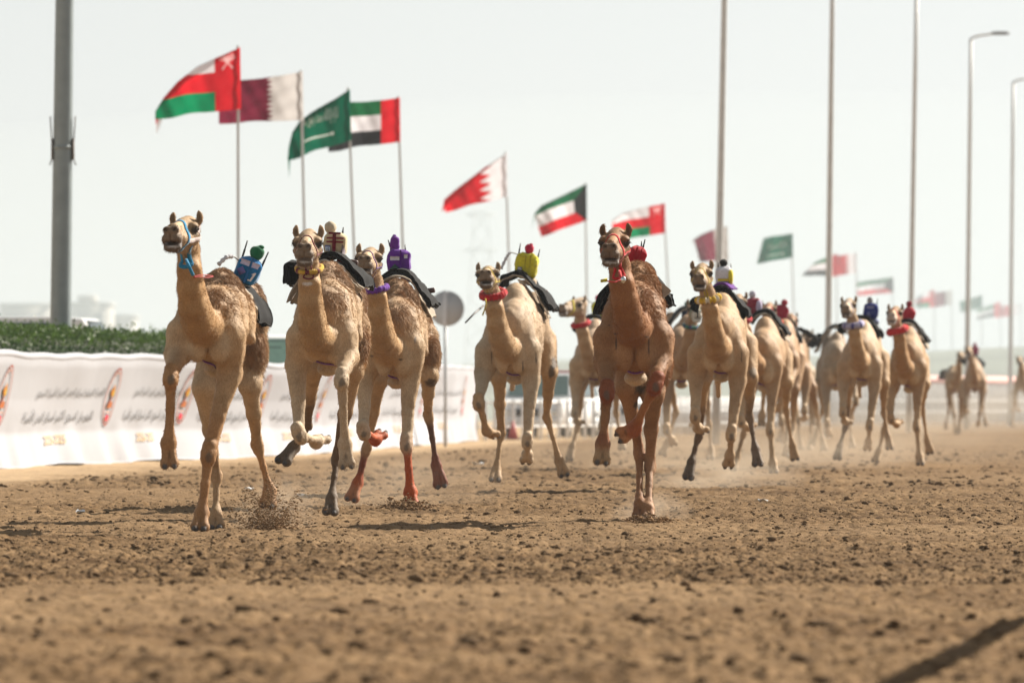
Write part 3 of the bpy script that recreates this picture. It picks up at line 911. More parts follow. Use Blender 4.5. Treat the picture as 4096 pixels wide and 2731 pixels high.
M_GROUND = mat_ground()
low = np.clip((1 - grg / np.maximum(gtr, .05)) * 1.6 - .25, 0, .35) * gtr
tag(obj('track', np.stack([GX.ravel(), GY.ravel(), gz], -1), gF, M_GROUND, attrs={'Track': gtr, 'Low': low}), kind='structure')
del GX, GY, gz
# loose clods lying on the raked track
rng = np.random.default_rng(3)
ph = (1 + 5 ** .5) / 2
ico = np.array([(-1, ph, 0), (1, ph, 0), (-1, -ph, 0), (1, -ph, 0), (0, -1, ph), (0, 1, ph), (0, -1, -ph), (0, 1, -ph), (ph, 0, -1), (ph, 0, 1), (-ph, 0, -1), (-ph, 0, 1)], float)
icf = np.array([(0, 11, 5), (0, 5, 1), (0, 1, 7), (0, 7, 10), (0, 10, 11), (1, 5, 9), (5, 11, 4), (11, 10, 2), (10, 7, 6), (7, 1, 8), (3, 9, 4), (3, 4, 2), (3, 2, 6), (3, 6, 8), (3, 8, 9), (4, 9, 5), (2, 4, 11), (6, 2, 10), (8, 6, 7), (9, 8, 1)])
ico /= np.linalg.norm(ico[0])
def subdiv(V, F):
    mp = {}; V = list(map(np.array, V)); F2 = []
    def md(a, b):
        k = (min(a, b), max(a, b))
        if k not in mp:
            v = V[a] + V[b]; V.append(v / np.linalg.norm(v)); mp[k] = len(V) - 1
        return mp[k]
    for a, b, c in F:
        x, y_, z = md(a, b), md(b, c), md(c, a); F2 += [(a, x, z), (b, y_, x), (c, z, y_), (x, y_, z)]
    return np.array(V), np.array(F2)
ICO2, ICF2 = subdiv(ico, icf)
def clods(n, y0, y1, smin_, smax, rng, xs=.085, pw=2.2, col=(.160, .101, .053), pos=None):
    if pos is None:
        yv = 1 / rng.uniform(1 / y1, 1 / y0, n * 2) if True else 0
        xv = rng.uniform(-xs, xs, n * 2) * yv
        k = np.clip(.5 + 1.1 * vnoise(np.stack([xv * .28, yv * .16, 0 * xv], -1) + 40), 0, 1)
        ok = (xv > edge_x(yv) + .2) & (rng.random(n * 2) < .5 + .5 * k)
        xv, yv = xv[ok][:n], yv[ok][:n]
        zv, _, _ = ground_h(xv, yv)
    else: xv, yv, zv = pos.T
    n = len(xv)
    s = smin_ * (1 - rng.random(n) * (1 - (smin_ / smax) ** (pw - 1))) ** (-1 / (pw - 1))
    IV, IF = (ico, icf) if n > 3000 else (ICO2, ICF2)
    Vb = np.repeat(IV[None], n, 0)
    seed = rng.uniform(-50, 50, (n, 1, 3))
    d = 1 + .42 * vnoise((Vb * 1.5 + seed).reshape(-1, 3)).reshape(n, -1) + .2 * vnoise((Vb * 3.7 + seed).reshape(-1, 3)).reshape(n, -1)
    sc = rng.uniform(.7, 1.35, (n, 1, 3)) * np.array([1.1, 1, .62])
    P = Vb * d[..., None] * sc * s[:, None, None] + np.stack([xv, yv, zv + s * .22], -1)[:, None]
    c = np.repeat((np.array(col) * rng.uniform(.72, 1.2, (n, 1)))[:, None], Vb.shape[1], 1)
    return P.reshape(-1, 3), (np.arange(n)[:, None, None] * Vb.shape[1] + IF).reshape(-1, 3), c.reshape(-1, 3)
def mat_clod():
    m, t, b, o = nodes('dirt_clod')
    a = N(t, 'Attribute'); a.attribute_name = 'Col'; tc = N(t, 'TexCoord')
    n2 = N(t, 'TexNoise', Scale=45.0, Detail=5.0, Roughness=.7); t.links.new(tc.outputs['Object'], n2.inputs['Vector'])
    g = ramp(t, n2.outputs['Fac'], [(.28, (.7, .7, .7)), (.72, (1.2, 1.2, 1.2))])
    t.links.new(mul(t, a.outputs['Color'], g.outputs[0]), b.inputs['Base Color'])
    b.inputs['Roughness'].default_value = .95; b.inputs['Specular IOR Level'].default_value = .1
    bump(t, b, n2.outputs['Fac'], .9, .02)
    return m
M_CLOD = mat_clod()
cs = [clods(52000, 40, 90, .005, .034, rng, pw=3.3), clods(5000, 22, 42, .006, .05, rng, pw=3.0), clods(2500, 84, 150, .015, .045, rng)]
off = 0; cv, cf, cc = [], [], []
for v, f, c in cs: cv.append(v); cf.append(f + off); cc.append(c); off += len(v)
tag(obj('dirt_clods', np.concatenate(cv), np.concatenate(cf), M_CLOD, cols=np.concatenate(cc), smooth=False), 'loose brown dirt clods scattered over the raked track', 'dirt', kind='stuff')

# ---------------------------------------------------------------- banner along the track
M_BAN = mat_cloth('banner_fabric', (.55, .56, .60), .04, trans=.30, scale=3, sheen=0)
bank = np.array([(-8.9, 97), (-7.6, 105.5), (-6.92, 109.4), (-6.03, 119.5), (-5.12, 123.4), (-4.75, 126.5), (-2.96, 138.3), (-1.71, 161), (-.97, 175), (-.86, 177)])
bank = np.array([(x, y_) for x, y_ in zip(np.interp(np.linspace(97, 177, 9), bank[:, 1], np.convolve(np.pad(bank[:, 0], 1, 'edge'), [.25, .5, .25], 'valid')), np.linspace(97, 177, 9))])
B0, B1 = 97.0, 177.0
_bs = spline(bank, 400)
def ban_xy(d): return np.interp(d, _bs[:, 1], _bs[:, 0])
def ban_top(d): return np.interp(d, [97, 105, 109, 119, 128, 145, 161, 175], [1.82, 1.77, 1.73, 1.78, 1.67, 1.74, 1.83, 1.84]) + .012 * np.sin(d * 2.2)
def ban(d, h, lift=0.0):
    """point on the banner: d metres along, h 0 (bottom) .. 1 (top rail); lift towards the track"""
    d = np.asarray(d, float); h = np.asarray(h, float)
    endf = np.clip((177 - d) / 10, 0, 1)
    belly = np.interp(h, [0, .08, .3, .6, .9, 1.0], [-.22, -.24, -.29, -.17, 0.0, .02]) * endf
    P = np.stack([d * .35, h * 2.2, 0 * d], -1).reshape(-1, 3)
    w = vnoise(P * (1.6, 1, 1)).reshape(d.shape) * .035
    peg = np.clip(1 - h / .42, 0, 1) ** 1.3
    fold = peg * (.10 * np.abs(np.sin(d * 1.35 + .9 * np.sin(d * .7) + h * 1.1)) ** 5 + .04 * np.sin(d * 2.9 + h * 2))
    x = ban_xy(d) + belly + w + fold + lift
    zb = .03 + .02 * np.sin(d * .8)
    z = zb + (ban_top(d) - zb) * h
    return np.stack([x, d - lift * .1, z], -1)
root = empty('advertising_banner', (-4.8, 126, 0), 'long white banner with Arabic lettering and oval emblems, strung along the left of the track', 'banner')
L0 = np.array([-4.8, 126, 0])
D, Hh = np.meshgrid(np.linspace(B0, B1, 520), np.linspace(0, 1, 46), indexing='ij')
mb = MB(); mb.grid(ban(D, Hh) - L0, -.012); mb.build('fabric', M_BAN, root)
dd = np.linspace(B0, B1, 160)
mb = MB(); mb.tube(ban(dd, np.full(160, .985)) + np.array([-.045, 0, .0]) - L0, .06, 12); mb.build('top_roll', M_BAN, root)
M_POST = mat_plain('galvanised_post', (.42, .43, .44), .5, .2, metal=.3)
for y_ in np.arange(100, 176, 6.0):
    x_ = float(ban_xy(y_)); mb = MB(); mb.tube([(x_ - .42, y_, -.2), (x_ - .42, y_, 1.0), (x_ - .30, y_, 1.55)], .03, 8); mb.build('post', M_POST, root, loc=-L0)
M_INK = mat_plain('banner_ink', (.05, .048, .05), .7); M_GOLD = mat_plain('banner_gold', (.50, .34, .16), .7)
M_EMB = mat_attr('emblem_print', .7)
t1, f1 = text_mesh(arabic('اللجنة المنظمة لسباق الهجن العربية الأصيلة السنوي'), 1.0, bold=.0)
t2, f2 = text_mesh(arabic('المهرجان السنوي الكبير لسباق الهجن الأصيلة'), 1.0, bold=.0)
t3, f3 = text_mesh('2026-2025', 1.0, bold=.012)
def fit(tv, w, hgt): 
    tv = tv.copy(); lo, hi = tv.min(0), tv.max(0)
    tv[:, 0] = (tv[:, 0] - (lo[0] + hi[0]) / 2) / (hi[0] - lo[0]) * w; tv[:, 1] = (tv[:, 1] - (lo[1] + hi[1]) / 2) / (hi[1] - lo[1]) * hgt
    return tv
_bd = np.linspace(B0, B1, 900); _bp = ban(_bd, np.full(900, .62)); _bpx = 2048 + _bp[:, 0] * FPX / _bp[:, 1]
def ban_d(px): return float(np.interp(px, _bpx, _bd))
EMB = [-440, 8, 440, 738, 1045, 1286, 1500, 1690, 1852]
for k, (ea, eb) in enumerate(zip(EMB, EMB[1:] + [None])):
    if eb:
        for tv, f, m, fa, fb_, hh, ht_, nm in ((t1, f1, M_INK, .31, .93, .655, .125, 'lettering'), (t2, f2, M_INK, .22, .87, .435, .165, 'lettering'), (t3, f3, M_GOLD, .44, .64, .225, .085, 'year_lettering')):
            da, db = ban_d(ea + (eb - ea) * fa), ban_d(ea + (eb - ea) * fb_)
            if db - da < 1: continue
            q = fit(tv, db - da, ht_)
            obj(nm, ban((da + db) / 2 + q[:, 0], hh + q[:, 1], .022) - L0, f, m, root, False)
    c = ban_d(ea)
    if not (B0 + 1 < c < B1 - .6): continue
    mb = MB()
    def blob(poly, col, lift):
        poly = np.asarray(poly, float); n = len(poly)
        P = ban(c + np.r_[poly[:, 0], poly[:, 0].mean()] * .42, .62 + np.r_[poly[:, 1], poly[:, 1].mean()] * .27, lift) - L0
        mb.add(P, (), [[i, (i + 1) % n, n] for i in range(n)], col)
    th = np.linspace(0, 2 * math.pi, 40, endpoint=False)
    ov = np.stack([np.cos(th), np.sin(th)], -1)
    for r0, r1, col in ((1.0, .93, (.30, .07, .04)), (.86, .81, (.45, .22, .16))):
        P = np.concatenate([ban(c + ov[:, 0] * r * .42, .62 + ov[:, 1] * r * .27, .024) for r in (r0, r1)]) - L0
        n = 40; mb.add(P, [[i, (i + 1) % n, n + (i + 1) % n, n + i] for i in range(n)], (), col)
    blob([(-.25, .12), (-.3, .3), (-.18, .24), (-.08, .46), (.05, .28), (.2, .42), (.3, .18), (.2, .05), (0, -.02)], (.48, .18, .015), .026)
    blob([(.0, .08), (.18, .26), (.3, .2), (.28, .06), (.14, .0)], (.55, .36, .02), .029)
    blob([(-.55, -.32), (-.2, -.12), (.1, .02), (.42, .10), (.1, -.10), (-.2, -.26)], (.22, .05, .025), .028)
    blob([(-.45, -.38), (.1, -.14), (.45, -.18), (.4, -.38)], (.40, .12, .03), .026)
    blob([(-.28, -.66), (0, -.60), (.28, -.66), (.12, -.84), (-.12, -.84)], (.62, .02, .05), .026)
    blob([(-.4, -.50), (.4, -.50), (.4, -.54), (-.4, -.54)], (.55, .3, .22), .026)
    mb.build('emblem', M_EMB, root, False, cols=True)

# ---------------------------------------------------------------- hedge behind the banner
def hedge():
    rng = np.random.default_rng(8)
    r = empty('clipped_hedge', (-8, 116, 0), 'dense clipped green hedge standing behind the white banner', 'hedge')
    L = np.array([-8, 116, 0.])
    y0, y1 = 104.0, 126.5
    n = 34000
    d = rng.uniform(y0, y1, n); side = rng.random(n)
    w = .55
    base = ban_xy(d) - 1.15
    face = side < .55; top = (side >= .55) & (side < .92)
    hx = np.where(face, w + rng.normal(0, .06, n), rng.uniform(-w, w, n))
    hz = np.where(face, rng.uniform(.3, 2.10, n), 2.10 + rng.normal(0, .05, n) + .05 * vnoise(np.stack([d * 1.1, 0 * d, 0 * d], -1)))
    inn = ~face & ~top
    hz = np.where(inn, rng.uniform(.3, 2.1, n), hz)
    C = np.stack([base + hx, d, hz], -1)
    sprig = (rng.random(n) < .05) & top; C[sprig, 2] += rng.uniform(.02, .14, sprig.sum())
    a = rng.normal(0, 1, (n, 3)) + np.where(face[:, None], [.9, -.3, .5], [.1, -.2, 1.0]); a /= np.linalg.norm(a, axis=1)[:, None]
    b_ = np.cross(a, rng.normal(0, 1, (n, 3))); b_ /= np.linalg.norm(b_, axis=1)[:, None]
    nn = np.cross(a, b_)
    Ln = rng.uniform(.05, .095, n)[:, None]; Wd = Ln * .42
    P = np.stack([C, C + a * Ln * .5 + b_ * Wd / 2 + nn * .006, C + a * Ln, C + a * Ln * .5 - b_ * Wd / 2 + nn * .006], 1)
    g = rng.uniform(.6, 1.4, n)[:, None]; yel = rng.random(n)[:, None] * (C[:, 2:3] > 1.9)
    col = (np.array([.030, .068, .015]) + yel * np.array([.05, .07, .004])) * g
    m, t, bb, o = nodes('hedge_leaf')
    at_ = N(t, 'Attribute'); at_.attribute_name = 'Col'; t.links.new(at_.outputs['Color'], bb.inputs['Base Color'])
    bb.inputs['Roughness'].default_value = .5; bb.inputs['Specular IOR Level'].default_value = .3
    tr = N(t, 'BsdfTranslucent'); t.links.new(at_.outputs['Color'], tr.inputs[0]); mx = N(t, 'MixShader'); mx.inputs[0].default_value = .3
    t.links.new(bb.outputs[0], mx.inputs[1]); t.links.new(tr.outputs[0], mx.inputs[2]); t.links.new(mx.outputs[0], o.inputs[0])
    obj('foliage', P.reshape(-1, 3) - L, np.arange(n * 4).reshape(-1, 4), m, r, False, np.repeat(np.clip(col, 0, 1), 4, 0))
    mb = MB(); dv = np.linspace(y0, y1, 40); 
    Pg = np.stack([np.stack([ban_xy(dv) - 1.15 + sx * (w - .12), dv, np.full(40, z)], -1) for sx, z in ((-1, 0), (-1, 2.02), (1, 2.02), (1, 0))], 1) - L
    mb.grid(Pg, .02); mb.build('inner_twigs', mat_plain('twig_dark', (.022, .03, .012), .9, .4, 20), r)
hedge()

# ---------------------------------------------------------------- flags
FLAGS = {}
RED, GRN, WHT, BLK, MAR = (.60, .012, .022), (.0, .22, .09), (.75, .74, .80), (.022, .022, .025), (.16, .012, .035)
def col_oman(u, v):
    c = np.where(v[:, None] < .36, np.array(WHT), np.where(v[:, None] < .68, np.array(RED), np.array(GRN)))
    c = np.where(u[:, None] < .30, np.array(RED), c)
    # khanjar and crossed swords, as white strokes
    x, y_ = (u - .15) / .11, (v - .19) / .15
    s = np.zeros(len(u), bool)
    for ang in (-62, -38, -14, 14, 38, 62):
        a = R(ang); d = np.abs(x * math.cos(a) + (y_ - .1) * math.sin(a)); l = x * math.sin(a) - (y_ - .1) * math.cos(a)
        s |= (d < .075) & (l > .05) & (l < .95)
    for ang in (35, -35):
        a = R(ang); d = np.abs(x * math.cos(a) + (y_ - .1) * math.sin(a)); l = x * math.sin(a) - (y_ - .1) * math.cos(a)
        s |= (d < .07) & (l < .0) & (l > -.95)
    return np.where(s[:, None], np.array([.78, .5, .52]), c)
def serr(u, v, n, at_, dep, c1, c2):
    tri = np.abs(((v * n) % 1) - .5) * 2
    return np.where((u < at_ + dep * (1 - tri))[:, None], np.array(c1), np.array(c2))
def col_qatar(u, v): return serr(u, v, 9, .36, .07, (.62, .60, .60), MAR)
def col_bahrain(u, v): return serr(u, v, 5, .25, .19, WHT, RED)
def col_saudi(u, v):
    c = np.tile(np.array([.0, .10, .055]), (len(u), 1))
    s = (np.abs(v - .76) < .016) & (u > .28) & (u < .74) | (np.abs(v - .76) < .035) & (u > .27) & (u < .31)
    return np.where(s[:, None], np.array([.6, .65, .62]), c)
def col_uae(u, v):
    c = np.where(v[:, None] < .33, np.array([.01, .14, .05]), np.where(v[:, None] < .67, np.array(WHT), np.array(BLK)))
    return np.where(u[:, None] < .27, np.array(RED), c)
def col_kuwait(u, v):
    c = np.where(v[:, None] < .33, np.array([.015, .13, .06]), np.where(v[:, None] < .67, np.array(WHT), np.array(RED)))
    e = .25 * np.clip(np.minimum(v / .33, (1 - v) / .33), 0, 1)
    return np.where((u < e)[:, None], np.array([.03, .03, .032]), c)
M_FLAG = mat_cloth('flag_cloth', (1, 1, 1), .08, trans=.42, scale=30, sheen=0, attr=True)
M_WPOLE = mat_plain('white_flagpole', (.44, .44, .44), .4, .08)
SHA, SHF = text_mesh(arabic('لا إله إلا الله محمد رسول الله'), 1.0, bold=.015)
SHA = fit(SHA, 1.0, 1.0)
def flag(colf, ht, hb, fb, ft, Y, fold, label, pole_bot, wav=1.0, txt=False, nu=110, nv=70):
    """corners in photo pixels (hoist top, hoist bottom, fly bottom, fly top); fold: upper outline, cloth above it is folded behind"""
    g = FPX / Y
    def pix(u, v):
        a = np.array(ht) * (1 - v)[:, None] + np.array(hb) * v[:, None]
        b = np.array(ft) * (1 - v)[:, None] + np.array(fb) * v[:, None]
        q = a * (1 - u)[:, None] + b * u[:, None]
        q[:, 1] += wav * (.03 * g * np.sin(u * 7 + v * 1.2) * u + .012 * g * np.sin(u * 15 + 2 * v) * u)
        dep = .16 * np.sin(u * 6.5 + v * .8 + Y) * u + .05 * np.sin(u * 14 - v * 2) * u + .016 * np.sin(u * 31 + v * 9) * u + .012 * np.sin(v * 17 - u * 12)
        if fold:
            fx, fy = np.array(fold).T; o = np.argsort(fx)
            top = np.interp(q[:, 0], fx[o], fy[o])
            ov = np.clip(top - q[:, 1], 0, None)
            q[:, 1] = np.where(ov > 0, top + ov * .35, q[:, 1]); dep = dep + ov / g * .9
        return np.stack([(q[:, 0] - 2048) * Y / FPX, Y + dep, CAM_H - (q[:, 1] - HOR) * Y / FPX], -1)
    x0 = (ht[0] - 2048) * Y / FPX; xb = (pole_bot[0] - 2048) * Y / FPX
    r = empty('flagpole', (xb, Y, 0), label, 'flag', 'national flags on poles along the track')
    L = np.array([xb, Y, 0])
    mb = MB(); ztop = CAM_H - (ht[1] - HOR) * Y / FPX; zp = CAM_H - (pole_bot[1] - HOR) * Y / FPX
    s = (xb - x0) / max(ztop - zp, .1); xg = xb + s * zp
    zz = np.linspace(-.2, ztop, 8); mb.tube([(xg - s * z - xb, 0, z) for z in zz], np.linspace(.038, .026, 8), 10)
    mb.ell((x0 - xb, 0, ztop + .01), (.03, .03, .03), 10, 8)
    mb.build('pole', M_WPOLE, r)
    u, v = [a.ravel() for a in np.meshgrid(np.linspace(0, 1, nu), np.linspace(0, 1, nv), indexing='ij')]
    P = pix(u, v) + np.array([.045, -.05, 0]); i = np.arange(nu * nv).reshape(nu, nv)
    F = np.stack([i[:-1, :-1], i[1:, :-1], i[1:, 1:], i[:-1, 1:]], -1).reshape(-1, 4)
    f = obj('flag_cloth', P - L, F, M_FLAG, r, True, colf(u, v))
    if txt:
        tv = SHA; uu = .50 + tv[:, 0] * -.58 * -1; vv = .42 - tv[:, 1] * .30
        uu = np.clip(.48 - tv[:, 0] * .56, 0.02, .98)
        Q = pix(uu, vv) + np.array([.045, -.068, 0])
        obj('lettering', Q - L, SHF, mat_plain('flag_script', (.55, .6, .57), .7), r, False)
G_ = 'flag'
flag(col_oman, (952, 190), (956, 437), (612, 474), (606, 240), 140, [(1000, 165), (952, 190), (850, 236), (780, 268), (700, 328), (645, 390), (612, 445), (600, 470)], 'red, white and green flag with a white emblem, nearest of the row', (953, 1000))
flag(col_qatar, (1203, 288), (1207, 482), (866, 494), (866, 342), 151, None, 'half maroon, half white flag with a serrated edge, nearest of its kind', (1217, 900), .7)
flag(col_saudi, (1392, 357), (1397, 562), (1143, 640), (1142, 420), 159, [(1420, 340), (1392, 357), (1330, 398), (1240, 448), (1190, 485), (1160, 530), (1146, 590), (1140, 660)], 'dark green flag with white script and a sword, nearest of its kind', (1415, 960), 1.2, True)
flag(col_uae, (1592, 392), (1594, 568), (1305, 605), (1310, 425), 164, None, 'green, white and black flag with a red hoist band, nearest of its kind', (1610, 950), 1.0)
flag(col_bahrain, (2022, 612), (2024, 786), (1776, 848), (1760, 690), 200, [(2030, 605), (2022, 612), (1930, 672), (1830, 748), (1762, 806), (1750, 815)], 'red and white flag with five large serrations, nearest of its kind', (2035, 1040))
flag(col_kuwait, (2341, 735), (2342, 882), (2160, 947), (2120, 820), 229, [(2345, 733), (2341, 735), (2250, 780), (2160, 822), (2135, 850), (2122, 890), (2116, 930)], 'green, white and red flag with a black hoist trapezoid, before the brown camel', (2347, 1180), .6)
flag(col_oman, (2654, 815), (2657, 932), (2450, 965), (2440, 852), 252, [(2660, 812), (2654, 815), (2560, 832), (2490, 852), (2445, 880)], 'red, white and green flag flying just above the ears of the brown camel', (2672, 1140), .6)
flag(col_qatar, (2906, 905), (2910, 1040), (2795, 1048), (2764, 930), 285, [(2910, 903), (2850, 918), (2800, 938), (2764, 962), (2760, 970)], 'faded maroon and white flag partly behind the first tall pole on the right', (2912, 1120), .4, nu=60, nv=40)
flag(col_saudi, (3166, 934), (3167, 1030), (3022, 1055), (3050, 952), 298, None, 'dusty green flag flying free between two tall poles', (3176, 1300), .5, True, nu=60, nv=40)
flag(col_uae, (3345, 1015), (3346, 1105), (3202, 1102), (3262, 1042), 335, [(3350, 1012), (3300, 1030), (3250, 1052), (3202, 1096)], 'far green, white and black flag crossing the second tall pole', (3348, 1250), .4, nu=60, nv=40)
flag(col_bahrain, (3424, 1012), (3425, 1092), (3312, 1108), (3310, 1030), 345, None, 'far red and white flag with serrations beside the second tall pole', (3428, 1250), .4, nu=60, nv=40)
flag(col_kuwait, (3569, 1108), (3571, 1170), (3428, 1182), (3424, 1130), 403, None, 'far green, white and red flag above the blue-jacketed robot rider', (3573, 1300), .4, nu=60, nv=40)
flag(col_oman, (3736, 1158), (3738, 1228), (3660, 1232), (3660, 1182), 450, [(3740, 1156), (3700, 1170), (3660, 1190)], 'far pinkish red and green flag right of the third tall pole', (3738, 1330), .3, nu=50, nv=36)
flag(col_qatar, (3806, 1160), (3806, 1218), (3738, 1228), (3738, 1172), 453, None, 'far pale flag, half maroon, half white, beside the pinkish flag', (3808, 1330), .3, nu=50, nv=36)
flag(col_saudi, (3926, 1180), (3926, 1232), (3840, 1250), (3835, 1206), 473, None, 'far grey-green flag behind the tall pole with a lamp head', (3928, 1330), .3, True, nu=50, nv=36)
flag(col_uae, (4000, 1206), (4000, 1262), (3905, 1278), (3905, 1240), 503, None, 'far white flag with a red band, second last of the row', (4002, 1330), .3, nu=50, nv=36)
flag(col_bahrain, (4082, 1212), (4082, 1258), (3978, 1272), (3980, 1230), 520, None, 'far red and white flag, last of the row at the edge', (4084, 1330), .3, nu=50, nv=36)

# ---------------------------------------------------------------- masts and street lamps
M_MAST = mat_plain('grey_steel_mast', (.20, .235, .245), .45, .12, 3.0, metal=.25)
M_LAMP = mat_plain('painted_lamp_pole', (.56, .56, .55), .5, .10, 4.0)
def mast():
    Y = 119.0; k = Y / FPX
    x = (236 - 2048) * k
    r = empty('tall_mast', (x, Y, 0), 'thick faceted grey steel mast rising out of the hedge', 'mast')
    mb = MB(); zz = np.linspace(-.2, 14, 8)
    mb.tube([(.012 * z, 0, z) for z in zz], np.linspace(.188, .125, 8), 8); mb.build('pole', M_MAST, r, False)
    z0 = CAM_H - (590 - HOR) * k
    for g in (-1, 1):
        mb = MB(); xx = .012 * z0 + g * .165
        mb.box((xx + g * .012, 0, z0 - .03), (.03, .14, .36), .006)
        mb.tube([(xx + g * .02, 0, z0 + .1), (xx + g * .045, 0, z0 + .52)], .012, 6)
        mb.tube([(xx + g * .02, 0, z0 - .2), (xx + g * .055, 0, z0 - .30)], .012, 6)
        mb.build('clamp_bracket', mat_plain('rusty_bracket', (.12, .09, .07), .7, .3), r)
    mb = MB(); mb.tube([(.012 * z0, 0, z0 - .03), (.012 * z0, 0, z0 + .03)], .172, 16); mb.build('collar_ring', M_MAST, r)
mast()
for i, (xt, yt, xb, Y, h, lab) in enumerate(((2890, 0, 2862, 165, 14.2, 'first of three headless tall grey poles, behind the camel with the flower garland'), (3325, 0, 3308, 195, 14.2, 'second tall grey pole, rising left of the blue robot rider'),
        (3660, 0, 3636, 225, 14.2, 'third tall grey pole, rising right of the blue robot rider'), (3880, 156, 3866, 255, 14.0, 'tall lamp post whose lamp head shows in full'), (4050, 330, 4040, 290, 14.0, 'farthest lamp post, its lamp head cut by the frame'))):
    k = Y / FPX; x0 = (xb - 2048) * k
    r = empty('street_lamp', (x0, Y, 0), lab, 'lamp post', 'tall poles along the right of the track')
    lean = ((xt - xb) * k) / ((1250 - yt) * k)
    mb = MB(); zz = np.linspace(-.2, h, 6); mb.tube([(lean * z * .9, 0, z) for z in zz], np.linspace(.105, .062, 6), 10); mb.build('pole', M_LAMP, r)
    mb = MB(); xt_ = lean * h * .9; mb.tube(spline([(xt_, 0, h - .05), (xt_ + .15, 0, h + .05), (xt_ + .55, -.1, h + .12), (xt_ + .9, -.1, h + .16)], 12), .04, 8); mb.build('arm', M_LAMP, r)
    mb = MB(); mb.ell((xt_ + 1.05, -.1, h + .17), (.34, .14, .065), 14, 8, .6); mb.build('lamp_head', mat_plain('lamp_housing', (.16, .16, .16), .5), r)
# ---------------------------------------------------------------- the field of camels: joints read as (zoom x, zoom y, metres behind the chest)
SP = {}
SP['blue'] = dict(map=(550, 800, .88), Y=55.6, chest=(310, 752), hump=(385, 312), slope=.14, head=(206, 140, -.66, -14, 5, 3),
    neck=[(232, 228, -.46, .082), (235, 310, -.50, .086), (238, 400, -.46, .094), (250, 480, -.38, .106), (272, 545, -.22, .122), (300, 575, 0, .145), (325, 540, .3, .16)],
    legs=dict(FL=[(200, 600, .15), (182, 700, .12), (153, 800, -.30), (141, 1105, -.20), (147, 1222, -.27)],
              FR=[(425, 620, .15), (418, 790, .25), (325, 1150, .05), (293, 1420, 0), (281, 1500, -.12)],
              HL=[(372, 580, 1.6), (300, 850, 1.25), (360, 1240, 1.75), (356, 1430, 1.6), (354, 1492, 1.48)],
              HR=[(510, 580, 1.6), (512, 840, 1.35), (543, 1100, 1.75), (600, 1320, 1.80), (588, 1395, 1.70)]),
    flaps=[('k', [(462, 385, 1.25), (520, 415, 1.45), (586, 575, 1.45), (532, 558, 1.25)]), ('c', [(455, 385, .95), (475, 400, 1.0), (530, 540, 1.05), (512, 545, 1.0)])],
    saddle=dict(black_pad=([(330, 400), (350, 345), (400, 335), (450, 372), (500, 425), (535, 480), (550, 535), (545, 565)], 1.0, (.085, .5, -.02)),
                canvas=([(350, 420), (380, 360), (420, 350), (462, 395), (500, 455), (520, 505), (522, 540)], .93, (.02, .4, 0))))
SP['cream'] = dict(map=(1060, 820, .829), Y=61, chest=(272, 775), hump=(310, 272), slope=.10, head=(205, 188, -.66, -3, 0, 0),
    neck=[(213, 300, -.46, .080), (215, 380, -.50, .086), (216, 470, -.46, .094), (222, 560, -.36, .106), (235, 625, -.22, .120), (255, 650, 0, .145), (275, 600, .3, .16)],
    legs=dict(FL=[(168, 640, .15), (152, 770, .2), (166, 1105, -.05), (248, 1142, .30), (288, 1122, .42)],
              FR=[(385, 640, .15), (395, 735, .1), (370, 840, -.30), (386, 1150, -.15), (398, 1278, -.22)],
              HL=[(290, 600, 1.6), (232, 790, 1.3), (202, 1055, 1.8), (138, 1168, 1.9), (72, 1250, 1.75)],
              HR=[(430, 600, 1.6), (425, 800, 1.35), (347, 1215, 1.55), (322, 1415, 1.3), (313, 1492, 1.15)]),
    flaps=[('k', [(90, 290, 1.15), (168, 285, 1.05), (166, 392, 1.1), (92, 378, 1.2)]), ('c', [(318, 302, .98), (380, 335, .96), (467, 412, .88), (398, 430, .86)]), ('k', [(440, 305, 1.25), (482, 335, 1.45), (492, 372, 1.45), (440, 385, 1.3)]), ('c', [(160, 385, 1.0), (178, 380, .95), (150, 478, 1.0), (118, 470, 1.05)])],
    saddle=dict(black_pad=([(86, 380), (88, 310), (110, 277), (165, 285), (215, 250), (270, 236), (330, 228), (390, 268), (440, 310), (480, 345), (486, 392)], 1.0, (.06, .5, -.02)),
                canvas=([(118, 478), (135, 435), (165, 385), (205, 330), (260, 290), (310, 292), (370, 325), (420, 370), (466, 414)], .93, (.04, .4, 0))))
SP['violet'] = dict(map=(1060, 820, .829), Y=67.5, chest=(612, 842), hump=(645, 358), slope=.10, head=(501, 262, -.66, -6, 5, 0),
    neck=[(525, 370, -.46, .080), (540, 440, -.50, .082), (545, 520, -.46, .090), (552, 600, -.36, .104), (568, 655, -.22, .120), (590, 700, 0, .145), (612, 660, .3, .16)],
    legs=dict(FL=[(505, 690, .15), (484, 810, .2), (476, 1090, -.05), (532, 1130, .28), (565, 1098, .38)],
              FR=[(715, 690, .15), (698, 830, .2), (683, 1150, .05), (702, 1385, 0), (706, 1452, -.12)],
              HL=[(630, 640, 1.6), (548, 840, 1.3), (494, 1160, 1.8), (446, 1340, 1.75), (410, 1432, 1.62)],
              HR=[(765, 640, 1.6), (790, 820, 1.35), (786, 1000, 1.8), (828, 1255, 1.85), (853, 1368, 1.8)]),
    flaps=[('k', [(735, 385, 1.2), (780, 400, 1.45), (834, 490, 1.5), (782, 500, 1.25)]), ('c', [(655, 366, .92), (690, 372, .95), (800, 540, 1.1), (766, 540, 1.05)])],
    saddle=dict(black_pad=([(520, 400), (560, 346), (600, 318), (645, 310), (690, 328), (740, 388), (785, 440), (810, 480)], 1.0, (.06, .5, -.02)),
                canvas=([(560, 392), (600, 365), (645, 360), (695, 393), (740, 448), (772, 500), (796, 546)], .93, (.03, .4, 0))))
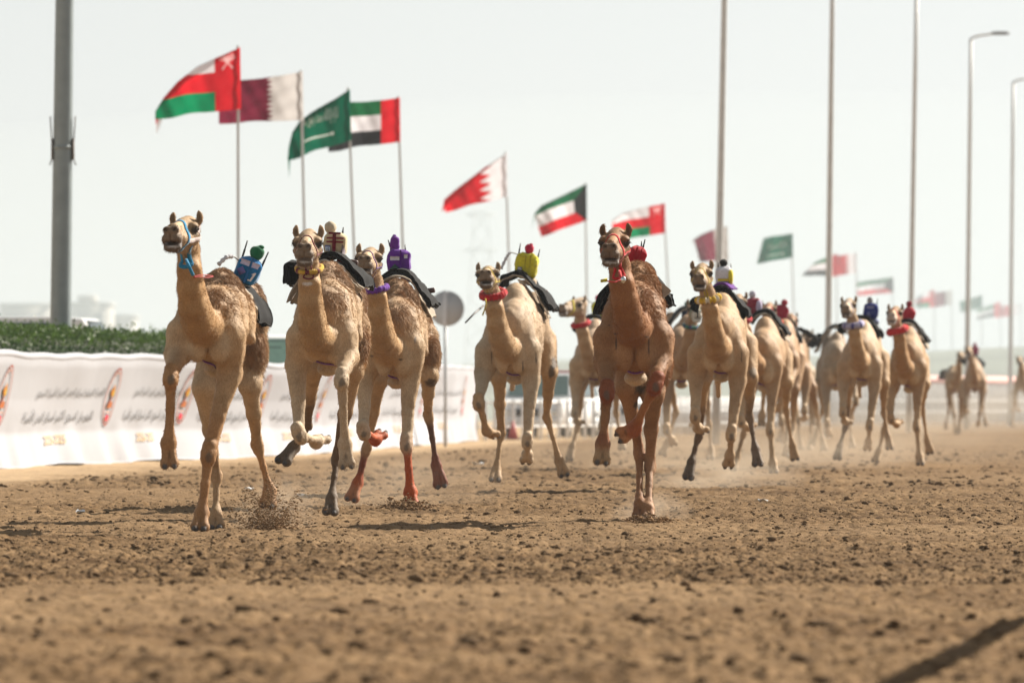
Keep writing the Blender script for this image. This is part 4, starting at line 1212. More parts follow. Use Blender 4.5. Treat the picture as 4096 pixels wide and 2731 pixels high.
SP['yellow'] = dict(map=(1820, 920, .6892), Y=77, chest=(312, 850), hump=(352, 305), slope=.16, head=(190, 263, -.66, -4, 9, 2),
    neck=[(220, 370, -.46, .080), (230, 450, -.50, .088), (240, 540, -.46, .096), (258, 620, -.36, .108), (280, 670, -.22, .122), (300, 690, 0, .145), (318, 660, .3, .16)],
    legs=dict(FL=[(178, 700, .15), (166, 830, .15), (138, 1000, -.2), (186, 1165, .06), (238, 1196, .2)],
              FR=[(440, 700, .15), (440, 870, .2), (421, 1225, 0), (419, 1300, .34), (412, 1345, .45)],
              HL=[(385, 640, 1.6), (255, 850, 1.3), (268, 1170, 1.75), (240, 1385, 1.65), (231, 1458, 1.5)],
              HR=[(515, 640, 1.6), (548, 820, 1.35), (532, 1075, 1.8), (603, 1335, 1.8), (640, 1432, 1.7)]),
    tail=[(400, 560, 1.9), (345, 830, 1.95), (330, 920, 1.95)],
    flaps=[('k', [(455, 325, 1.2), (520, 360, 1.5), (590, 462, 1.5), (528, 470, 1.2)]), ('c', [(360, 285, .9), (400, 292, .95), (530, 515, 1.1), (505, 522, 1.05)])],
    saddle=dict(black_pad=([(262, 330), (268, 268), (310, 252), (360, 240), (410, 265), (460, 325), (510, 362), (545, 410), (568, 460)], 1.0, (.07, .5, -.02)),
                canvas=([(265, 345), (275, 312), (310, 293), (352, 280), (400, 302), (450, 366), (500, 448), (530, 518)], .93, (.02, .4, 0))))
SP['red'] = dict(map=(2230, 850, .829), Y=59, chest=(368, 785), hump=(395, 236), slope=.05, head=(275, 148, -.66, -8, -1, 1),
    neck=[(300, 258, -.46, .084), (310, 340, -.50, .094), (325, 420, -.46, .106), (340, 490, -.36, .116), (352, 535, -.22, .126), (362, 560, 0, .15), (370, 500, .3, .17)],
    legs=dict(FL=[(240, 610, .15), (236, 715, .1), (238, 862, -.25), (220, 1115, -.15), (213, 1216, -.24)],
              FR=[(498, 610, .15), (492, 720, .1), (474, 828, -.28), (368, 1045, 0), (296, 1082, .03)],
              HL=[(345, 600, 1.6), (335, 850, 1.3), (394, 1150, 1.6), (396, 1405, 1.25), (398, 1478, 1.1)],
              HR=[(480, 600, 1.6), (462, 880, 1.3), (446, 1212, 1.55), (438, 1430, 1.2), (437, 1495, 1.06)]),
    flaps=[('k', [(262, 325, 1.2), (268, 400, 1.15), (240, 478, 1.15), (184, 484, 1.2)]), ('c', [(446, 292, .98), (548, 376, .84), (498, 424, .80), (474, 364, .95)]), ('k', [(500, 360, 1.3), (555, 395, 1.5), (566, 450, 1.5), (515, 462, 1.3)])],
    saddle=dict(black_pad=([(182, 482), (188, 430), (215, 378), (265, 330), (330, 275), (400, 252), (450, 292), (500, 350), (535, 400), (545, 445)], 1.0, (.03, .5, -.02)),
                canvas=([(262, 420), (285, 360), (340, 290), (400, 262), (440, 285), (468, 335), (486, 385), (494, 424)], .9, (.03, .30, -.06))))
SP['flower'] = dict(map=(2660, 980, .638), Y=80, chest=(330, 812), hump=(358, 298), slope=.12, head=(228, 185, -.66, -7, 0, 2),
    neck=[(268, 310, -.46, .082), (282, 400, -.50, .086), (296, 490, -.46, .094), (312, 570, -.36, .106), (325, 630, -.22, .12), (332, 650, 0, .145), (335, 600, .3, .16)],
    legs=dict(FL=[(205, 680, .15), (196, 820, .2), (190, 1070, -.05), (206, 1145, .28), (250, 1168, .36)],
              FR=[(462, 680, .15), (455, 850, .2), (416, 1185, 0), (408, 1315, .2), (396, 1392, .32)],
              HL=[(380, 620, 1.6), (238, 850, 1.3), (214, 1190, 1.75), (166, 1360, 1.65), (140, 1478, 1.5)],
              HR=[(505, 620, 1.6), (532, 830, 1.35), (530, 1065, 1.8), (566, 1280, 1.7), (586, 1392, 1.55)]),
    tail=[(440, 560, 1.9), (330, 860, 1.95), (335, 945, 1.95)],
    flaps=[('k', [(165, 335, 1.2), (222, 318, 1.1), (205, 450, 1.1), (152, 385, 1.2)]), ('k', [(440, 310, 1.2), (500, 365, 1.45), (538, 400, 1.45), (502, 466, 1.2)])],
    saddle=dict(black_pad=([(152, 380), (162, 345), (205, 328), (260, 292), (310, 266), (360, 268), (420, 302), (480, 362), (520, 400), (524, 440)], 1.0, (.04, .5, -.02)),
                purple_pad=([(300, 270), (335, 246), (380, 250), (425, 285)], 1.02, (.05, .35, 0))))
JM = {k: spec_to_metric(v) for k, v in SP.items()}
henna_f = lambda up, fore: dict(up=up, fore=fore, knee=(.22, .048, .012), can=fore, fet=RUST, foot=TAN)
c_dk = dict(up=TAN, fore=DLEG, knee=DLEG, can=(.130, .078, .038), fet=(.125, .080, .044), foot=(.14, .10, .065))
ORB = (.37, .20, .085)
LP = (0.47, 0.36, 0.245)
ST = dict(
 blue=dict(label='lean tan camel in a blue halter, leading on the left beside the banner', hair=9000, fuzz=16000, halter=dict(col=(.015, .22, .42), w=.026, cheekcol=(.62, .52, .50), cheek=1.0),
           woolthigh=('HR',), legc=dict(FL=dict(up=PALE, fore=ORB), FR=dict(up=TAN, fore=ORB), HL=dict(up=PALE, fore=TAN, can=TAN), HR=dict(up=PALE, fore=TAN, can=ORB)), mouth=.017,
           flank=[(528, 540, 1.05), (525, 610, 1.0), (505, 660, .95), (490, 690, .9)]),
 cream=dict(label='pale camel in a maroon halter with a yellow and maroon collar, second from the left', hair=8000, fuzz=16000, coat=(.44, .305, .18), halter=dict(col=(.16, .018, .03), w=.011),
           collar=dict(cols=[(.62, .40, .05), (.62, .40, .05), (.14, .01, .03)], r=.019, i=0.10, tilt=.60, nl=26, lump=.45), woolthigh=('HR',), mouth=.004,
           legc=dict(FL=dict(up=PALE, fore=LP), FR=dict(up=PALE, fore=LP), HL=c_dk, HR=c_dk), flank=[(430, 430, 1.15), (438, 500, 1.05), (425, 570, 1.0), (408, 620, .95)]),
 violet=dict(label='woolly humped camel with purple neck ring and orange hennaed lower legs', hair=11000, fuzz=15000, coat=(.435, .295, .172), halter=dict(col=(.10, .03, .18), w=.013), 
           collar=dict(cols=[(.13, .025, .30), (.17, .04, .40)], r=.027, i=0.55, tilt=.45, nl=18), woolthigh=('HR',), mouth=.006,
           legc=dict(FL=dict(up=PALE, fore=LP, can=HENNA, fet=HENNA), FR=dict(up=PALE, fore=LP, can=HENNA, fet=HENNA), HL=dict(up=TAN, fore=TAN, can=RUST, fet=HENNA, foot=(.40, .15, .06)), HR=dict(up=PALE, fore=TAN, can=(.12, .06, .04), fet=RUST, foot=RUST))),
 yellow=dict(label='bare humped camel with yellow halter, fluffy red collar and a dark lead stick', fuzz=15000, hair=0, woolly=0.0, wool=(.43, .305, .19), coat=(.43, .31, .20), halter=dict(col=(.50, .38, .02), w=.016, brow=(.60, .52, .42)),
           collar=dict(cols=[(.55, .012, .02), (.42, .01, .015)], r=.036, i=0.05, tilt=.55, nl=22, R=1.25), mouth=.022,
           legc=dict(FL=dict(up=(.40, .32, .225), fore=(.40, .32, .225), knee=TAN, can=TAN), FR=dict(up=LP, fore=LP), HL=dict(up=TAN, fore=TAN), HR=dict(up=TAN, fore=TAN))),
 red=dict(label='large reddish brown camel in a red halter with hennaed orange knees', hair=12000, fuzz=20000, coat=BROWN, pale=(.34, .18, .080), wool=(.33,.168,.072), neckc=(.275, .122, .043), headc=(.28, .14, .060), woolly=1.0,
           halter=dict(col=(.55, .012, .015), w=.020), woolthigh=('HR',), mouth=.008,
           legc=dict(FL=henna_f(BROWN, (.27, .14, .065)), FR=dict(henna_f(BROWN, (.33,.14,.05)), fet=(.26, .05, .012), foot=(.40, .20, .09)), HL=dict(up=BROWN, fore=(.29,.14,.06)), HR=dict(up=BROWN, fore=(.31,.17,.085)))),
 flower=dict(label='sandy camel with yellow and white flower garland under its chin', fuzz=7000, woolly=0.0, wool=TAN, coat=(.40, .262, .145), halter=dict(col=(.48, .36, .03), w=.012), 
           collar=dict(cols=[(.66, .42, .02), (.66, .42, .02), (.75, .7, .6)], r=.032, i=0.3, tilt=.45, nl=14, lump=.4), mouth=.014,
           legc=dict(HL=c_dk, HR=dict(up=TAN, fore=(.24, .17, .11), can=(.17, .12, .08)))))
J = JM['red']; s_ = [(np.array([-.148, .02, 1.62 + 0]), np.array([.006, .10, .062]), (.03, .02, .015), .85)]
# ranch marks on the chest, dark mud on the inner thigh
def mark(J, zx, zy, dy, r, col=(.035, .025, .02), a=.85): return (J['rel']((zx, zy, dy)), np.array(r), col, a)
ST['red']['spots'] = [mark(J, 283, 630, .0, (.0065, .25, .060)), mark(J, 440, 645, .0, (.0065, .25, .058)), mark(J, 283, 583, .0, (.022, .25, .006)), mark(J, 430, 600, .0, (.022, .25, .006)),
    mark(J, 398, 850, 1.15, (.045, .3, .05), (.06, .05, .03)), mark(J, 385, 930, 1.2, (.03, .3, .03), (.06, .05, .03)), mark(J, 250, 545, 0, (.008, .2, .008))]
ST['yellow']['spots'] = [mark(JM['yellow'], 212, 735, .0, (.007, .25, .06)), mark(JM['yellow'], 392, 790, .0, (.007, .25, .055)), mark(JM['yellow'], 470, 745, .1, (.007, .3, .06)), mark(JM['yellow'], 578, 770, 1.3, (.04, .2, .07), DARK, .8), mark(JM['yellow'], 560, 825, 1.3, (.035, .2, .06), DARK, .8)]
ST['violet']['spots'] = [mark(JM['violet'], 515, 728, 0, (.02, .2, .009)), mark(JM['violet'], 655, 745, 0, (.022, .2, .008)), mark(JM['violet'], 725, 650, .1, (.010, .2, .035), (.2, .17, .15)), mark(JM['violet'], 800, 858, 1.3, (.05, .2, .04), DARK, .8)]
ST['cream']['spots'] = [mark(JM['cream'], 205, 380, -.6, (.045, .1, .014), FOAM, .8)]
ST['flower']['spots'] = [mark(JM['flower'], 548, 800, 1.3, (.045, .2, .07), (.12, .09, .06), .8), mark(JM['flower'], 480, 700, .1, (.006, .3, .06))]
CAMELS = {}
VOX = dict(blue=.0085, cream=.009, violet=.0095, yellow=.0105, red=.0085, flower=.0115)
for k in SP:
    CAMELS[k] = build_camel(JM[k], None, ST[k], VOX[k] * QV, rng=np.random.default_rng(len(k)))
print('main camels', round(time.time() - T0, 1))
# ---------------------------------------------------------------- camels farther back: their own pose, size and place
def place(pose, px, Y, mir=False, head=None, neck_dx=0.0, slope=None, keep=('black_pad', 'canvas'), dz=0.0, vox=.018, dx_leg=None, **st):
    J = JM[pose]; J = mirrored(J) if mir else dict(J)
    J = dict(J); J['Y'] = Y; J['saddle'] = {n: d for n, d in J['saddle'].items() if n in keep}
    if slope is not None:
        ds = slope - J['slope']
        sh = lambda p: p + np.array([ds * max(p[1], 0), 0, 0])
        J['legs'] = {n: [sh(p) for p in q] for n, q in J['legs'].items()}; J['hump'] = sh(J['hump'])
        J['saddle'] = {n: dict(front=[sh(p) for p in d['front']], shift=d['shift']) for n, d in J['saddle'].items()}
        if 'tail' in J: J['tail'] = [sh(p) for p in J['tail']]
        J['slope'] = slope
    if neck_dx:
        k = len(J['neck']); J['neck'] = [(p + np.array([neck_dx * (1 - i / (k - 1)), 0, 0]), r) for i, (p, r) in enumerate(J['neck'])]
        J['head'] = dict(J['head']); J['head']['O'] = J['head']['O'] + np.array([neck_dx, 0, 0])
    if head: J['head'] = dict(J['head'], yaw=head[0], pitch=head[1])
    st.setdefault('fuzz', 0); st.setdefault('hair', 0)
    st.setdefault('woolly', 0.0); st.setdefault('wool', st.get('coat', TAN)); st.setdefault('girth', True); st.pop('flank', None)
    return build_camel(J, px, st, vox * QV, rng=np.random.default_rng(int(px)), dz=dz)
rc_ = lambda a, b, c: dict(cols=[a, a, b], r=c, i=.35, tilt=.5)
RD = (.50, .012, .02)
place('flower', 2368, 106, False, (-38, 4), -.06, .10, coat=(.43,.31,.21), halter=dict(col=(.50, .40, .03), w=.024), collar=rc_(RD, RD, .036), legc=dict(FL=dict(up=PALE, fore=LP), FR=dict(up=PALE, fore=LP)),
      label='pale camel with yellow halter and red collar, looking left behind the brown camel')
place('yellow', 2722, 106, True, (4, 0), -.02, .06, coat=(.34,.22,.13), muzzle=(.50, .52, .48), halter=dict(col=(.05, .25, .16), w=.02), collar=rc_((.03, .16, .12), (.05, .04, .18), .026), vox=.017,
      label='camel with a whitish muzzle cover, squeezed between the brown and flower-garlanded camels')
place('violet', 3040, 98, False, (-6, 0), -.12, .16, coat=(.38,.24,.13), halter=dict(col=RD, w=.02), collar=rc_(RD, (.4, .03, .05), .035), legc=dict(HR=dict(up=TAN, fore=TAN, can=TAN)), vox=.016,
      label='brown camel with a red collar, its head hidden behind the flower-garlanded camel')
place('red', 3112, 112, False, (-6, 2), .0, .14, dz=.12, coat=(.37,.23,.125), halter=dict(col=RD, w=.03), collar=dict(cols=[RD, (.62, .06, .02)], r=.055, i=.3, tilt=.5, R=1.2), legc={}, vox=.018,
      label='camel with a bright red halter and bulky red collar behind the flower-garlanded camel')
place('flower', 3160, 126, True, (5, 0), -.2, .12, coat=(.34,.21,.115), halter=dict(col=RD, w=.02), vox=.022,
      label='mostly hidden camel behind the one with the bulky red collar')
place('blue', 3196, 146, True, (0, 0), 0, .05, coat=(.40,.30,.20), vox=.024, label='small pale camel far back, right of the red-collared bunch')
place('flower', 3438, 107, False, (-10, 2), 0, .14, coat=(.42,.29,.175), bridge=(.6, .5, .4), halter=dict(col=(.30, .30, .40), w=.02), collar=rc_((.45, .43, .62), (.06, .05, .25), .045), vox=.016,
      legc=dict(HL=c_dk, HR=dict(up=TAN, fore=TAN)), label='camel with a blue and white collar carrying the blue-jacketed rider')
place('violet', 3632, 110, False, (-12, 2), -.04, .10, coat=(.37,.235,.125), muzzle=(.42, .38, .36), halter=dict(col=RD, w=.022), collar=rc_((.58, .015, .02), (.58, .02, .02), .05), legc=dict(FL=dict(up=TAN, fore=TAN, can=TAN), HR=dict(up=TAN, fore=TAN, can=TAN)), vox=.016,
      label='tan camel with a ragged red collar, rightmost of the mid-distance trio')
place('yellow', 3352, 132, True, (14, -14), .10, -.04, coat=(.34,.25,.165), halter=dict(col=(.45, .40, .05), w=.02), legc={}, vox=.020, label='drab camel lowering its head, leftmost of the mid-distance trio')
place('blue', 3818, 212, True, (0, 0), 0, .02, coat=(.38,.26,.15), vox=.03, label='dusty far camel, left one of the distant pair')
place('flower', 3898, 203, False, (-4, 0), 0, .08, coat=(.38,.25,.145), vox=.03, label='dusty far camel, right one of the distant pair')
place('yellow', 4100, 240, False, (-4, 0), 0, .06, coat=(.38,.26,.15), vox=.034, label='faint far camel cut off by the edge of the picture')
print('all camels', round(time.time() - T0, 1))

# ---------------------------------------------------------------- robot riders
M_ANT = mat_plain('black_rubber', (.015, .015, .016), .45)
def robot(px, py, Y, w, h, col, label, roll=0, head=None, stripes=(), plates=(), ants=(), arm=None, skirt=None, seat=None, bag=.5, side=None):
    """px,py torso centre in photo pixels; w,h in metres; head=(dx,dz,rx,rz,colour,shape)"""
    k = Y / FPX; w = w * .92
    c = at(px, py, Y)
    Rm = roty(roll)
    base = c + Rm @ np.array([0, 0, -h / 2])
    r = empty('robot_jockey', base, label, 'robot rider', 'robot jockeys strapped to the camels')
    loc = lambda p: Rm @ np.asarray(p, float)
    rng = np.random.default_rng(int(px + py))
    m = cloth(col)
    def shape(P):
        z = P[:, 2]; sc = 1 - .34 * np.clip((z - .45) / .55, 0, 1) ** 1.6 - .20 * np.clip(-z, 0, 1) ** 2
        P = P * np.stack([sc, sc, np.ones_like(z)], 1)
        th = np.arctan2(P[:, 1], P[:, 0])
        return P * (1 + .05 * (vnoise(np.stack([th * 2.6, z * 2.3, 0 * z], 1) + px)) + .03 * vnoise(np.stack([th * 6, z * 3, 0 * z], 1)) + .022 * np.sin(th * 9 + 2 * z) * (.4 + .6 * np.abs(z)))[:, None] ** np.array([1, 1, 0])
    def skin(x, z):   # front surface depth at x,z (fractions of half sizes)
        return -.088 * (max(0.02, 1 - abs(x) ** 3.6)) ** .45 * 1.05
    mb = MB(); mb.ell((0, 0, 0), (w / 2 * 1.06, .09, h / 2 * 1.03), 48, 28, .42, fn=shape)
    V, F, _ = mb.arrays(); V = V * (1 + .07 * vnoise(V * 16 + px) + .05 * vnoise(V * (38, 38, 20)))[:, None] + (0, 0, h / 2)
    obj('torso', V @ Rm.T, F, m, r)
    if head:
        dx, dz, rx, rz, hc, knot = head
        rx, rz = rx * 1.1, rz * 1.1; hcz = h + dz + rz * .85
        mb = MB()
        fn = lambda P: P * (1 + .10 * vnoise(P * 2.2 + px)[:, None])
        mb.ell((dx, 0, hcz), (rx, rx * .95, rz), 20, 14, .8 if knot == 2 else 1.0, fn=fn)
        if knot: mb.ell((dx + (.3 * rx if knot == 1 else -.1 * rx), 0, hcz + rz * .95), (rx * .42, rx * .4, rz * .22), 12, 8)
        V, F, _ = mb.arrays(); obj('head', V @ Rm.T, F, cloth(hc), r)
        mb = MB(); mb.tube([loc((dx * .6, 0, h - .02)), loc((dx, 0, hcz - rz * .8))], .018, 8); mb.build('neck', M_ANT if knot != 1 else cloth((.5, .45, .4)), r)
    for (x0, x1, z0, z1, sc) in stripes:
        n = 20; xs = np.linspace(x0, x1, n)
        P = np.stack([[[x * w / 2, skin(x, 0) * 1.08 - .008, h * z] for z in (z0, (z0 + z1) / 2, z1)] for x in xs])
        mb = MB(); mb.grid(P[::-1], .006); V, F, _ = mb.arrays()
        obj('reflective_band' if abs(x1 - x0) > abs(z1 - z0) * h / w * 2 else 'strap', V @ Rm.T, F, cloth(sc), r)
    for (x, z, pw, ph_, pc, txt, tcol, rot) in plates:
        y_ = skin(x, 0) * 1.08 - .013
        mb = MB(); Q = roty(rot) if rot else None
        if pc is not None:
            mb.box((x * w / 2, y_, h * z), (pw, .006, ph_), 0, Q); V, F, _ = mb.arrays(); pl = obj('label_plate', V @ Rm.T, F, mat_plain('label_print', pc, .6), r, False)
        if txt:
            tv, tf = text_mesh(txt, 1.0, bold=.03)
            if txt == '1': tv, tf = np.array([(-.55, .42, 0), (.02, 1, 0), (.45, 1, 0), (.45, -.72, 0), (.45, -1, 0), (-.6, -1, 0), (-.6, -.72, 0), (-.08, -.72, 0), (-.08, .45, 0)], float), np.array([(0, 1, 8), (8, 1, 2), (8, 2, 3), (8, 3, 7), (7, 3, 4), (7, 4, 5), (7, 5, 6)])
            tv = fit(tv, pw * (.72 if pc is not None else .42), ph_ * .72)
            if pc is None: tv[:, 0] += tv[:, 1] * .25
            P = np.stack([tv[:, 0], 0 * tv[:, 0], tv[:, 1]], 1)
            P = (P @ Q.T if Q is not None else P) + (x * w / 2, y_ - .006, h * z)
            obj('number' if pc is None else 'label_text', P @ Rm.T, tf, mat_plain('number_print', tcol, .7), r, False)
    for (x0, z0, x1, z1) in ants:
        mb = MB(); a, b = np.array([x0 * w / 2, .02, z0 * h]), np.array([x1 * w / 2, .02, z1 * h])
        mb.tube([loc(a), loc(a + (b - a) * .45), loc(a + (b - a) * .5), loc(b)], [.0085, .0085, .0065, .0055], 8)
        mb.build('antenna', M_ANT, r)
    if arm:
        pts = [loc((x * w / 2, y_, z * h)) for x, y_, z in arm]
        mb = MB(); mb.tube(spline(pts[:3], 10), .007, 6); mb.build('whip_rod', mat_plain('whip_grey', (.25, .24, .23), .5), r)
        if len(pts) > 3:
            mb = MB(); q = spline(pts[2:], 14); mb.tube(q, .016 * (1 + .35 * np.sin(np.arange(14) * 2.1)), 8); mb.build('whip_sleeve', cloth((.55, .56, .60)), r)
    if skirt:
        mb = MB(); mb.ell((skirt[0] * w / 2, .04, -.035), (w * .30, .07, .05), 16, 8, fn=lambda P: P * (1 + .12 * vnoise(P * 4)[:, None])); V, F, _ = mb.arrays()
        obj('skirt', V @ Rm.T, F, cloth(skirt[1]), r)
    if seat:
        mb = MB(); mb.box((seat[0], .12, seat[1]), (.075, .16, .05), .008, roty(seat[2])); mb.build('saddle_grip', mat_plain('brown_leather', (.07, .025, .018), .5, .3), r)
    if side:
        x0, x1, z0, z1, sc = side
        mb = MB(); mb.ell(((x0 + x1) / 2 * w / 2, -.035, (z0 + z1) / 2 * h), ((x1 - x0) / 2 * w / 2, .08, (z1 - z0) / 2 * h), 18, 12, .8, fn=lambda P: P * (1 + .1 * vnoise(P * 3)[:, None])); V, F, _ = mb.arrays()
        obj('sleeve', V @ Rm.T, F, cloth(sc), r)
    return r
LAV = (.50, .48, .66)
robot(992, 1083, 56.7, .205, .215, (.012, .17, .42), 'robot rider in a bright blue jacket numbered 1 with a green bagged head', 20, (.02, -.002, .052, .056, (.01, .14, .06), 1),
      stripes=((-.88, .02, .66, .86, LAV), (.20, .92, .66, .86, LAV), (-.02, .16, .05, .97, (.02, .14, .38))), plates=((.52, .33, .075, .105, None, '1', (.60, .58, .62), 0), (-.5, .42, .055, .055, (.10, .09, .28), None, None, 45)),
      ants=((-.85, .88, -.92, 1.55), (.95, .78, 1.08, 1.42)), arm=[(-.9, -.05, .72), (-1.3, -.1, .8), (-1.6, -.15, .80), (-2.0, -.2, .7), (-2.4, -.25, .35)], skirt=(.1, (.72, .72, .74)))
robot(1340, 978, 62.2, .212, .215, (.56, .46, .29), 'robot rider in a cream jacket with maroon straps and a cream bagged head', 2, (-.045, -.012, .046, .054, (.52, .44, .32), 0),
      stripes=((-.22, .10, -.02, .98, (.16, .008, .02)), (-.75, .98, .56, .63, (.18, .008, .02)), (-.75, .98, .72, .78, (.18, .008, .02)), (-.6, .5, .90, .99, (.16, .01, .02)), (.66, .96, .12, .5, (.20, .16, .18))), plates=((-.64, .37, .050, .036, (.09, .10, .22), None, None, 0), (-.62, .30, .042, .036, (.55, .62, .72), 'V2', (.12, .15, .25), 0)),
      ants=((-.12, .92, -.05, 1.26), (.62, .90, .70, 1.22)), skirt=(.75, (.50, .03, .05)), seat=(.165, -.05, 10))
robot(1596, 1046, 68.8, .232, .238, (.13, .022, .30), 'robot rider in a violet jacket with a pointed violet head', 0, (-.04, -.012, .043, .070, (.14, .022, .28), 2),
      stripes=((-.80, .05, .54, .70, (.60, .58, .66)), (.48, .92, .62, .78, (.62, .60, .66)), (.10, .22, .02, .96, (.11, .018, .26))), plates=((-.42, .20, .06, .075, (.012, .045, .04), None, None, 45),),
      ants=((-.72, .85, -.82, 1.18), (.58, .85, .56, 1.18), (-.8, 1.1, -.98, 1.38)), skirt=(.7, (.16, .03, .30)), seat=(.31, -.16, -8))
robot(2106, 1062, 78.2, .265, .268, (.60, .55, .02), 'robot rider in a yellow jacket with a crimson bagged head', 6, (.012, .004, .047, .050, (.50, .012, .06), 1),
      stripes=((-.2, -.08, .04, .9, (.42, .38, .02)), (.22, .34, .04, .92, (.45, .40, .02)), (-.92, -.2, .84, .89, (.5, .46, .03))), plates=((-.58, .28, .045, .07, (.16, .18, .24), 'D', (.5, .5, .55), 0),),
      ants=((-.80, .95, -.74, 1.38), (.92, .82, 1.05, 1.22)), arm=[(-.9, -.05, .92), (-1.3, -.08, .95), (-1.62, -.1, .95), (-1.9, -.1, .7), (-2.25, -.12, .25)], skirt=(.5, (.70, .55, .4)), seat=(.21, -.15, 18), side=(.62, 1.02, .42, .82, (.62, .58, .05)))
robot(2542, 1040, 60.2, .16, .24, (.40, .006, .018), 'robot rider in a red jacket half hidden behind the head of the brown camel', 16, None, stripes=((-.3, -.1, .05, .95, (.36, .01, .02)), (.3, .42, .05, .95, (.34, .01, .02))), ants=((.45, .85, .42, 1.30), (.3, .85, .1, 1.2)), skirt=(.6, (.55, .3, .35)))
robot(2896, 1108, 81.2, .205, .245, (.62, .62, .68), 'robot rider in a white vest with yellow sleeves and a black head', 0, (-.005, -.004, .044, .044, (.012, .012, .012), 0),
      stripes=((-.8, .5, .30, .42, (.62, .48, .02)),), plates=((-.15, .17, .05, .065, (.12, .12, .2), 'E', (.6, .6, .7), 0),), ants=((-.7, .9, -.7, 1.22), (.85, .82, .85, 1.12)), side=(.4, 1.12, .1, .86, (.60, .52, .02)))
robot(2397, 1240, 107.2, .24, .26, (.58, .56, .03), 'yellow robot rider peeping out left of the brown camel', 0, (-.01, 0, .05, .05, (.5, .02, .07), 1), plates=((-.2, .3, .07, .1, (.25, .3, .35), None, None, 0),), arm=[(-.9, -.05, .9), (-1.4, -.1, 1.0), (-1.8, -.1, 1.25), (-2.2, -.1, 1.2), (-2.7, -.1, .7)])
robot(2752, 1262, 107.2, .2, .25, (.05, .10, .30), 'dark blue robot rider squeezed between the brown camel and the flower-garlanded one', 0, (0, 0, .05, .05, (.05, .2, .15), 0))
robot(3012, 1226, 99.2, .22, .24, (.26, .02, .045), 'maroon robot rider with a pale round head and lavender sleeve', 4, (-.02, 0, .044, .05, (.5, .48, .58), 0), side=(.3, 1.25, .1, .9, (.5, .45, .62)))
robot(3122, 1256, 113.2, .25, .28, (.34, .012, .04), 'crimson robot rider beside the camel with the bulky red collar', 10, (.03, 0, .05, .05, (.36, .012, .04), 0))
robot(3146, 1318, 127.2, .2, .15, (.36, .02, .06), 'low magenta robot rider on the mostly hidden camel', 20, (0, 0, .04, .04, (.36, .02, .05), 0))
robot(3484, 1244, 108.2, .235, .245, (.010, .022, .20), 'robot rider in a navy blue jacket with a grey head', 2, (-.02, -.005, .042, .05, (.30, .30, .32), 0), stripes=((-.7, .35, .66, .80, (.22, .24, .45)),), plates=((-.35, .3, .05, .06, (.10, .12, .3), None, None, 0),), ants=((.8, .9, .9, 1.3),), skirt=(.7, (.35, .4, .6)))
robot(3634, 1266, 111.2, .2, .28, (.45, .012, .03), 'red robot rider with a dark red ball head on the right of the trio', 12, (-.03, .01, .045, .045, (.28, .008, .03), 0))
robot(3900, 1402, 204.4, .22, .26, (.40, .06, .12), 'faint pink robot rider on the distant pair', 0, (0, 0, .05, .05, (.4, .1, .15), 0))

# small tack that hangs free
def add_child(parent, mb, name, mat): return mb.build(name, mat, parent, loc=-np.array(parent.location))
rt = CAMELS['yellow'][0]; mb = MB(); a, b = at(1935, 1222, 76.3), at(1862, 1290, 75.9); mb.tube([a, (a + b) / 2 + (0, 0, .01), b], [.011, .010, .009], 8); add_child(rt, mb, 'lead_stick', mat_plain('lead_stick', (.06, .055, .055), .5))
mb = MB(); mb.tube(spline([at(1942, 1195, 76.3), at(1944, 1215, 76.25), at(1938, 1240, 76.3), at(1930, 1262, 76.3), at(1936, 1245, 76.3)], 20), .008, 6); add_child(rt, mb, 'halter_tie', cloth((.50, .38, .02)))
rt = CAMELS['blue'][0]; M_RC = cloth((.34, .008, .010))
for q in (0, 7):
    mb = MB(); mb.tube(spline([at(776, 1106 + q * .5, 54.8), at(800, 1100 + q, 54.9), at(830, 1101 + q * 1.3, 55.2), at(852, 1104 + q * .3, 55.5)], 20), .0042, 6); add_child(rt, mb, 'lead_cord', M_RC)
mb = MB(); mb.tube(spline([at(745, 1040, 54.8), at(756, 1065, 54.72), at(772, 1100, 54.76)], 12), .014, 8); add_child(rt, mb, 'halter_tail', cloth((.015, .22, .42)))
rt = CAMELS['red'][0]
mb = MB(); mb.tube(spline([at(2478, 1085, 58.2), at(2484, 1110, 58.1), at(2492, 1122, 58.1)], 10), .014, 8); mb.tube(spline([at(2490, 1115, 58.1), at(2460, 1128, 58.0), at(2428, 1124, 58.0)], 16), .006, 6); add_child(rt, mb, 'halter_tail', cloth((.55, .012, .015)))
mb = MB(); P = np.stack([[at(2402, 1118 + q * 12, 58.0), at(2428, 1112 + q * 12, 58.0 + .02 * q)] for q in (0, 1)]); mb.grid(P, .012); add_child(rt, mb, 'yellow_tag', cloth((.50, .45, .03)))
mb = MB(); mb.ell(at(2493, 1119, 58.05), (.022, .014, .03), 10, 8); add_child(rt, mb, 'buckle', mat_plain('buckle_metal', (.6, .6, .6), .25, metal=1.0))

